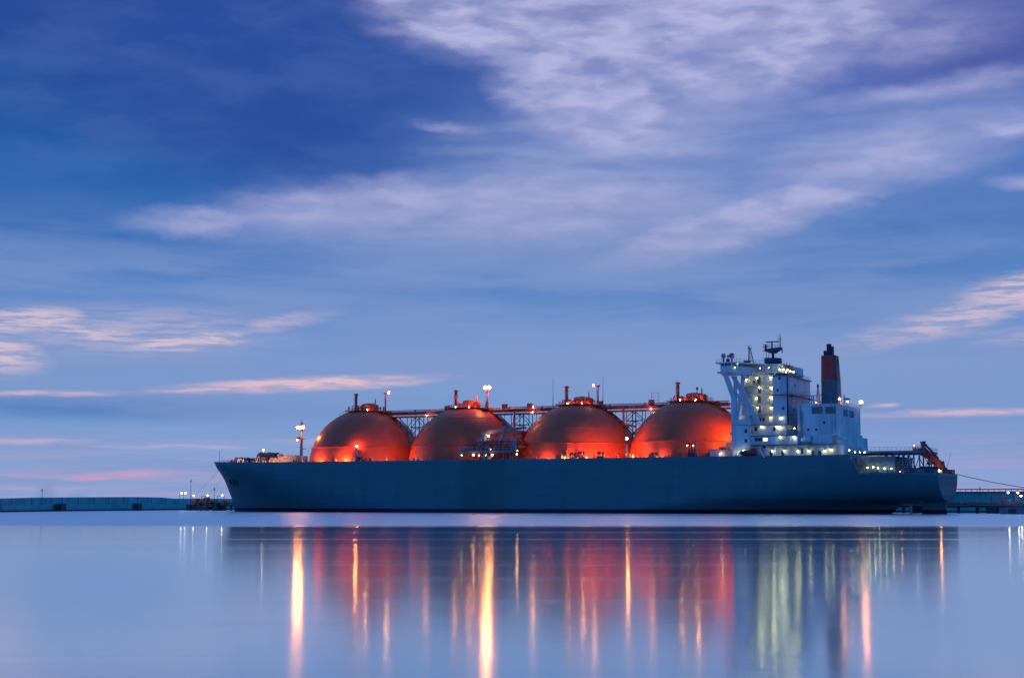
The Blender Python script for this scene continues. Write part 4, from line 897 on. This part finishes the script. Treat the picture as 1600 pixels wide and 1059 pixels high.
for p, s_, mt in (((13.55, 9.00, 13.04), 0.8, 'dark'), ((10.37, 10.00, 12.99), 0.9, 'dark'), ((7.41, 12.00, 12.74), 0.85, 'dark'), ((4.70, 10.00, 12.75), 1.05, 'dark'), ((3.54, 8.00, 12.77), 1.05, 'dark'), ((5.62, 15.00, 12.68), 0.6, 'blue'), ((3.16, 4.00, 12.83), 0.8, 'blue')):
    DKs = DK; DK = ZL + 0.45; drum_gear('mooring_winch', p[0], p[1], s_, M[mt]); DK = DKs
for u, v in ((18, 19.5), (14, 18.6), (10, 17.6), (6, 16.2), (2, 13), (1.5, -5), (1.5, -13)): bollard(u, v, ZL + 0.0, M['grey'])
for u, v, h in ((0.9, 12.4, 2.0), (0.9, -4, 3.2), (0.9, -11, 1.6)): pass
w = MB(); w.lathe([(1.2, 0), (1.25, 1.8), (0.9, 2.4), (0.4, 2.7), (0.12, 4.4)], (1.8, -3.5, ZL), 12); w.build('stern_capstan', M['pipe'], ship)
w = MB(); w.box(0.6, 2.4, -14.2, -9.2, ZL, ZL + 1.9); w.bar((0.8, -15.3, ZL), (0.8, -15.3, ZL + 2.0), 0.2, 6); w.build('stern_locker', M['pipe'], ship, bevel=0.1)
w = MB(); w.bar((0.6, -1.5, ZL + 2), (-0.8, -1.5, ZL + 6.8), 0.05, 5); w.build('ensign_staff', M['grey'], ship)
lamp((12.20, 12.00, 13.17), 0.10, M['sods'], ship); lamp((7.92, 11.00, 21.15), 0.12, M['wh'], ship)
# provisions crane
VC = 6.0
def P2(x, y): return None
cr0 = bpy.data.objects.new('stern_crane', None); col.objects.link(cr0); cr0.parent = ship
pb = (1.13, 6.00, 12.00); pt = (0.94, 6.00, 15.16)
w = MB(); w.bar((pb[0] + 0.3, VC, ZL), (pb[0] + 0.3, VC, pt[2] - 0.5), 0.55, 10); w.bar((pb[0] - 0.6, VC, ZL), (pb[0] - 0.6, VC, pt[2] + 0.8), 0.3, 8); w.box(pb[0] - 1.0, pb[0] + 1.2, VC - 0.9, VC + 0.9, pt[2] - 1.0, pt[2] + 0.4); w.build('pedestal', M['dark'], cr0)
q = [(7.29, 6.00, 19.81), (5.69, 6.00, 20.58), (0.34, 6.00, 15.94), (1.16, 6.00, 14.37), (2.90, 6.00, 15.18), (4.80, 6.00, 16.99), (7.32, 6.00, 18.41)]
w = MB(); w.prism([(p[0], p[2]) for p in q], 'y', VC - 1.0, VC + 1.0); w.build('jib', M['pipe'], cr0, bevel=0.1)
q = [(7.00, 7.00, 22.56), (6.03, 7.00, 22.35), (5.30, 7.00, 20.15), (6.50, 7.00, 19.57)]
w = MB(); w.prism([(p[0], p[2]) for p in q], 'y', VC - 0.6, VC + 0.6); w.build('jib_head', M['pipe'], cr0)
w = MB(); w.bar((5.79, 7.20, 22.14), (1.44, 7.20, 17.12), 0.35, 8); w.bar((6.19, 7.20, 22.14), (5.20, 7.20, 22.33), 0.35, 8); w.bar((6.21, 7.20, 21.35), (4.50, 7.20, 19.34), 0.2, 6); w.build('hydraulic_ram', M['dark'], cr0)
w = MB(); w.path([(2.47, 7.10, 15.55), (4.42, 7.10, 15.96), (4.82, 7.10, 15.47), (3.46, 7.10, 15.26)], 0.22, 6); w.bar((4.58, 7.10, 17.16), (3.96, 7.10, 18.14), 0.35, 6); w.bar((0.52, 7.10, 15.72), (-0.26, 7.10, 16.01), 0.35, 6); w.build('crane_bracket', M['dark'], cr0)
w = MB(); a_ = (8.82, 9.00, 20.14); b_ = (6.46, 9.00, 20.10); w.box(a_[0], b_[0], 6, 9, zp + 0.02, a_[2] + 0.3); rail(w, [(a_[0], 9, a_[2]), (b_[0], 9, a_[2])], 1.0, 0.6, 0.07); w.build('jib_rest', M['pipe'], cr0)
lamp((0.90, 9.00, 13.33), 0.22, M['sods'], cr0)
w = MB(); w.box(pb[0] - 0.8, pb[0] + 0.9, VC - 0.2, VC + 1.2, ZL, ZL + 1.6); w.build('crane_base', M['buff'], cr0)

# ---------------------------------------------------------------- things carried by the ship
def place(o):
    """put a top-level thing built in the ship's frame into the world"""
    o.matrix_world = Matrix.Translation(SHIP_LOC) @ Matrix.Rotation(SHIP_RZ, 4, 'Z') @ Matrix.Translation(o.get('_loc', (0, 0, 0)))
    return o
def ship_thing(name, label, cat, loc, group=None):
    o = empty(name, label, cat, (0, 0, 0), 0, group)
    o.matrix_world = Matrix.Translation(SHIP_LOC) @ Matrix.Rotation(SHIP_RZ, 4, 'Z') @ Matrix.Translation(loc)
    return o
c = (57.25, 23.00, 19.22)
lb = ship_thing('lifeboat', 'dark red enclosed lifeboat at the foot of the white deckhouse wall', 'lifeboat', (c[0], 23.0, c[2]))
m = MB(); rings = []
for x, s_ in ((-2.9, 0.35), (-2.6, 0.75), (-1.5, 1.0), (0, 1.05), (1.5, 0.95), (2.7, 0.6), (3.2, 0.12)):
    rings.append((x, s_))
n = 14; o0 = 0
for x, s_ in rings:
    for i in range(n):
        t = 2 * PI * i / n; m.v.append((x, 1.15 * s_ * math.cos(t), (1.0 if math.sin(t) < 0 else 0.85) * s_ * math.sin(t)))
for k_ in range(len(rings) - 1):
    for i in range(n): j = (i + 1) % n; m.f.append((k_ * n + i, k_ * n + j, (k_ + 1) * n + j, (k_ + 1) * n + i)); m.sm.append(True)
m.f.append(tuple(range(n))); m.f.append(tuple(len(m.v) - n + i for i in range(n))); m.sm += [True, True]
m.build('boat_hull', M['orange'], lb)
m = MB(); m.prism([(-2.5, 0.5), (-0.6, 0.5), (-0.8, 1.35), (-2.3, 1.35)], 'y', -0.6, 0.6); m.build('canopy', M['orange'], lb, bevel=0.1)
m = MB(); m.box(-2.9, 3.0, 1.0, 1.16, -0.12, 0.05); m.build('fender', M['dark'], lb)
m = MB()
for x in (-4.6, 3.9):
    m.path([(x, -1.5, -2.2), (x, 1.0, -0.6), (x * 0.86, 0.8, 1.6), (x * 0.7, 0, 1.5)], 0.16, 6); m.box(x - 0.4, x + 0.4, -1.8, -0.4, -2.2, -0.8)
m.bar((-3.6, 0.6, 1.0), (-5.2, 0.6, -1.6), 0.3, 6)
m.build('davit', M['white'], ac).location = (c[0], 23.0, c[2])
# anchor in its hawse recess
zA = 11.60; uA = 264.38
bA = half(uA, zA) + 0.1
an = ship_thing('anchor', 'black stockless anchor housed high on the bow', 'anchor', (uA, bA + 0.25, zA))
m = MB(); m.bar((0, -0.4, 1.6), (0, 0.1, -1.2), 0.34, 6, 0.45); m.build('shank', M['dark'], an)
m = MB(); m.path([(0, 0.1, -1.3), (1.3, 0.2, -1.1), (1.9, 0.1, 0.5)], 0.45, 6); m.path([(0, 0.1, -1.3), (-1.3, 0.2, -1.1), (-1.9, 0.1, 0.5)], 0.45, 6); m.bar((0, 0.1, -1.2), (0, 0.2, -1.9), 0.4, 6, 0.15); m.bar((1.3, 0.2, 0.3), (2.3, 0.2, 0.3), 0.3, 5); m.bar((-1.3, 0.2, 0.3), (-2.3, 0.2, 0.3), 0.3, 5); m.build('fluke', M['dark'], an)
m = MB(); m.lathe([(1.7, -0.25), (1.75, 0.05), (1.5, 0.12), (0.7, 0.05)], (0, 0, 0), 14); m.v = [(x + uA, bA - 0.25 + z * 0.8, zA + 1.2 + y) for x, y, z in m.v]; m.build('hawse_shade_disc', M['dark'], ship)  # dark disc put behind the anchor for the shade of its recess
# dark bow thruster / mark

# ---------------------------------------------------------------- jetty behind the ship, pier lamps
def W(u, v, z): return Matrix.Translation(SHIP_LOC) @ Matrix.Rotation(SHIP_RZ, 4, 'Z') @ Vector((u, v, z))
jt = ship_thing('jetty', 'low dark jetty on piles with a red railing behind the ship', 'jetty', (0, -30, 0))
JU0, JU1 = -70, 316
m = MB(); m.box(JU0, JU1, -3, 3, 1.9, 2.6)
u = JU0
while u < JU1:
    m.box(u, u + 3.2, -2.6, 3.2, -1, 1.9) if int(u / 9) % 2 else m.bar((u, 2.4, -1), (u, 2.4, 1.9), 0.45, 8); m.bar((u + 1, -2.4, -1), (u + 1, -2.4, 1.9), 0.45, 8); u += 6
m.build('deck', M['dark'], jt)
m = MB(); rail(m, [(JU0, 2.9, 2.6), (JU1, 2.9, 2.6)], 1.1, 2.0, 0.07, (0.55, 1.1)); m.build('railing', M['pipe'], jt)
m = MB(); m.bar((JU0, 0.5, 3.1), (JU1, 0.5, 3.1), 0.28, 8); m.bar((JU0, -0.6, 3.2), (JU1, -0.6, 3.2), 0.2, 8); m.build('pipe', M['pipe'], jt)
rr_ = random.Random(5)
for k_ in range(16):
    u = rr_.choice([rr_.uniform(-28, -2), rr_.uniform(296, 314)]); h = rr_.uniform(0.8, 2.6); MB().box(u, u + rr_.uniform(0.6, 2.0), -1.5, 1.2, 2.6, 2.6 + h).build('equipment_box', M['grey'], jt)
m = MB()
for u in (-20, -12, 300, 308): m.bar((u, 2, 2.6), (u, 2, 6.0), 0.12, 5); m.bar((u, 2, 6), (u + 3.5, 2, 6), 0.09, 5); m.bar((u + 3.5, 2, 2.6), (u + 3.5, 2, 6.0), 0.12, 5)
m.build('gangway_frame', M['pipe'], jt)
def pier_lamp(p, label, heads=1, base=2.6, group='lamps on the jetty', h0=None):
    o = empty('pier_lamp', label, 'lamp', (p[0], p[1], base), 0, group); h = p[2] - base
    MB().bar((0, 0, 0), (0, 0, h), 0.12, 6, 0.08).bar((0, 0, h), (0.7, -0.3, h + 0.3), 0.07, 5).build('pole', M['grey'], o)
    MB().box(0.3, 1.3, -0.6, 0.0, h + 0.3, h + 0.5).build('lamp_head', M['grey'], o)
    lamp((0.8, -0.3, h + 0.15), 0.28, M['wh'], o, 'bulb')
pl_l = [((-139.43, 648.00, 7.11), 'white pier lamp left of the bow, leftmost of the row'), ((-137.39, 646.00, 7.10), 'white pier lamp, second from left in the row left of the bow'),
        ((-132.64, 640.00, 6.01), 'white pier lamp beside the tall thin pole left of the bow'), ((-125.09, 630.00, 6.04), 'white pier lamp standing between the two thin poles'), ((-116.88, 619.00, 6.09), 'white pier lamp nearest to the bow of the ship')]
for p, l in pl_l: pier_lamp(p, l)
for p, l in (((160.47, 502.00, 6.58), 'white lamp on a slim post, farthest left on the right-hand pier'), ((162.61, 499.00, 6.56), 'white lamp on a slim post, middle one on the right-hand pier'), ((162.63, 496.00, 5.53), 'shorter white lamp at the right end of the right-hand pier')): pier_lamp(p, l)
def pole(p, label, base=2.6, r_=0.12):
    o = empty('thin_pole', label, 'pole', (p[0], p[1], base), 0); h = p[2] - base
    MB().bar((0, 0, 0), (0, 0, h), r_, 6, r_ * 0.6).build('pole_shaft', M['dark'], o)
    MB().bar((-0.6, 0, h - 0.5), (0.6, 0, h - 0.5), 0.07, 5).bar((0, 0, h - 0.9), (0, 0, h + 0.3), 0.16, 5).build('pole_head', M['dark'], o)
pole((-133.60, 642.00, 12.51), 'tall thin dark pole on the jetty left of the bow'); pole((-120.34, 624.00, 9.06), 'shorter thin dark pole on the jetty nearest the bow'); pole((-179.59, 590.00, 8.44), 'lone thin pole on the long sea wall at far left', 4.9)
pole((157.65, 520.00, 8.38), 'thin pole above the railed wall right of the stern', 6.0)
# loading-arm tower at the jetty head, left
lt = empty('berthing_dolphin', 'cluttered berthing dolphin with red platform at the left end of the jetty', 'dolphin', W(310, -27.5, 0)[:], SHIP_RZ)
m = MB(); m.box(-4, 4, -2.5, 2.5, 0.6, 1.6); m.box(-8, -6, -1.5, 1.5, -0.5, 2.9); m.box(6, 8, -1.5, 1.5, -0.5, 2.6)
for x in (-3, 0, 3): m.bar((x, 1.8, -1), (x, 1.8, 0.6), 0.6, 8)
m.build('base', M['dark'], lt)
m = MB(); m.box(-5, 5, -2, 2, 3.2, 3.5); rail(m, [(-5, 2, 3.5), (5, 2, 3.5)], 1.2, 1.2, 0.08); 
for x in (-4.6, -1.5, 1.5, 4.6): m.bar((x, 1.8, 1.6), (x, 1.8, 3.2), 0.2, 6)
m.box(-3.2, -1.2, 0, 1.8, 3.5, 5.4); m.box(2.0, 3.0, 0, 1.8, 3.5, 5.0); m.build('platform', M['pipe'], lt)

# ---------------------------------------------------------------- sea walls
def seawall(name, label, pts, depth, ledge_h):
    """pts: (x,y,top_z) polyline"""
    o = empty(name, label, 'sea wall', (0, 0, 0)); m = MB(); lg = MB(); rk = MB()
    for (x0, y0, h0), (x1, y1, h1) in zip(pts, pts[1:]):
        d = Vector((x1 - x0, y1 - y0, 0)).normalized(); nn = Vector((-d.y, d.x, 0))
        if nn.y < 0: nn = -nn
        a, b = Vector((x0, y0, 0)), Vector((x1, y1, 0)); Zv = Vector((0, 0, 1))
        def slab(mm, f, bk, z0, za, zb):
            mm.quad_box([a + nn * f + Zv * z0, b + nn * f + Zv * z0, b + nn * bk + Zv * z0, a + nn * bk + Zv * z0, a + nn * f + Zv * za, b + nn * f + Zv * zb, b + nn * bk + Zv * zb, a + nn * bk + Zv * za])
        slab(m, 1.6, depth, -1, h0, h1); slab(lg, -1.2, 1.6, -1, ledge_h, ledge_h); slab(rk, -1.9, -1.2, -1, 0.55, 0.55)
    m.build('wall_face', M['conc'], o); lg.build('ledge', M['conc'], o); rk.build('footing', M['wet'], o)
    return o
LW = [(-620, 250, 5.2), (-330, 440, 4.6), (-186, 560, 4.8), (-179, 592, 5.3), (-158, 650, 5.65), (-150, 667, 5.45), (-146, 674, 4.95), (-118, 700, 4.9), (-60, 760, 4.9)]
sw = seawall('sea_wall', 'long low blue-grey concrete sea wall left of the ship', LW, 5, 2.6)
jn = MB()
for (x0, y0, h0), (x1, y1, h1) in zip(LW[1:], LW[2:]):
    n = max(1, int(math.hypot(x1 - x0, y1 - y0) / 9))
    for i in range(n):
        t = i / n; x, y, h = x0 + (x1 - x0) * t, y0 + (y1 - y0) * t, h0 + (h1 - h0) * t
        jn.bar((x + 0.0, y + 1.15, 2.6), (x, y + 1.15, h), 0.10, 4)
jn.build('expansion_joint', M['wet'], sw)
for p in ((-174.45, 600.00, 1.33), (-154.55, 640.00, 1.53)):
    MB().box(p[0] - 1.2, p[0] + 1.2, p[1] - 6, p[1] + 0.5, -0.5, 2.9).build('opening_dark_block', M['wet'], sw)  # dark block standing in for a shaded opening in the wall
RWs = [(108, 560, 6.9), (175, 527, 6.9), (300, 470, 6.9)]
sw2 = seawall('sea_wall', 'taller grey sea wall topped by a pipe rail, right of the stern', RWs, 4, 3.0)
rb = MB()
for (x0, y0, h0), (x1, y1, h1) in zip(RWs, RWs[1:]):
    a = Vector((x0, y0 + 1.4, h0 + 0.15)); b = Vector((x1, y1 + 1.4, h1 + 0.15)); n = int((b - a).length / 1.9)
    rb.bar(a + Vector((0, 0, 1.0)), b + Vector((0, 0, 1.0)), 0.16, 6); rb.bar(a, b, 0.2, 6)
    for i in range(n): p = a.lerp(b, i / n); rb.bar(p, p + Vector((0, 0, 1.0)), 0.1, 5)
rb.build('pipe_rail', M['dark'], sw2)
# pontoon / work barge at the right-hand pier
wb = empty('work_pontoon', 'small blue steel pontoon moored at the right-hand pier', 'pontoon', (154.96, 478.00, 0.36), -SHIP_RZ)
wb.location[2] = 0
wb.rotation_euler = (0, 0, SHIP_RZ)
m = MB(); m.prism([(-3.6, 0), (-4.2, 2.0), (4.0, 2.0), (3.6, 0), (3.0, -0.5), (-3.0, -0.5)], 'y', -1.5, 1.5); m.build('pontoon_hull', M['blue'], wb)
m = MB(); m.box(-1.2, 1.2, 1.5, 1.62, 0.3, 1.7); m.build('tyre_fender', M['dark'], wb)
m = MB(); rail(m, [(-4, 1.4, 2.0), (4, 1.4, 2.0)], 1.0, 1.2, 0.05); m.build('railing', M['pipe'], wb)
# ---------------------------------------------------------------- mooring ropes
def rope(name, a, b, sag, label, r_=0.09, group=None):
    a = Vector(a); b = Vector(b); m = MB(); pts = []
    for i in range(25):
        t = i / 24; p = a.lerp(b, t); p.z -= sag * 4 * t * (1 - t); pts.append(p - a)
    m.path(pts, r_, 5); o = m.build(name, M['rope'], None); o.location = a; tag(o, label, 'rope', group)
rope('mooring_rope', W(0.2, -15.2, 12.6), (179.26, 470.00, 6.04), 1.2, 'mooring rope running from the stern to the right edge', 0.11)
rope('mooring_rope', W(281, -2, 18.5), W(322, -32, 3.0), 0.6, 'upper faint mooring rope slanting down from the bow to the jetty', 0.028)
rope('mooring_rope', W(278, -4, 17.5), W(316, -32, 3.0), 0.8, 'lower faint mooring rope slanting down from the bow to the jetty', 0.028)
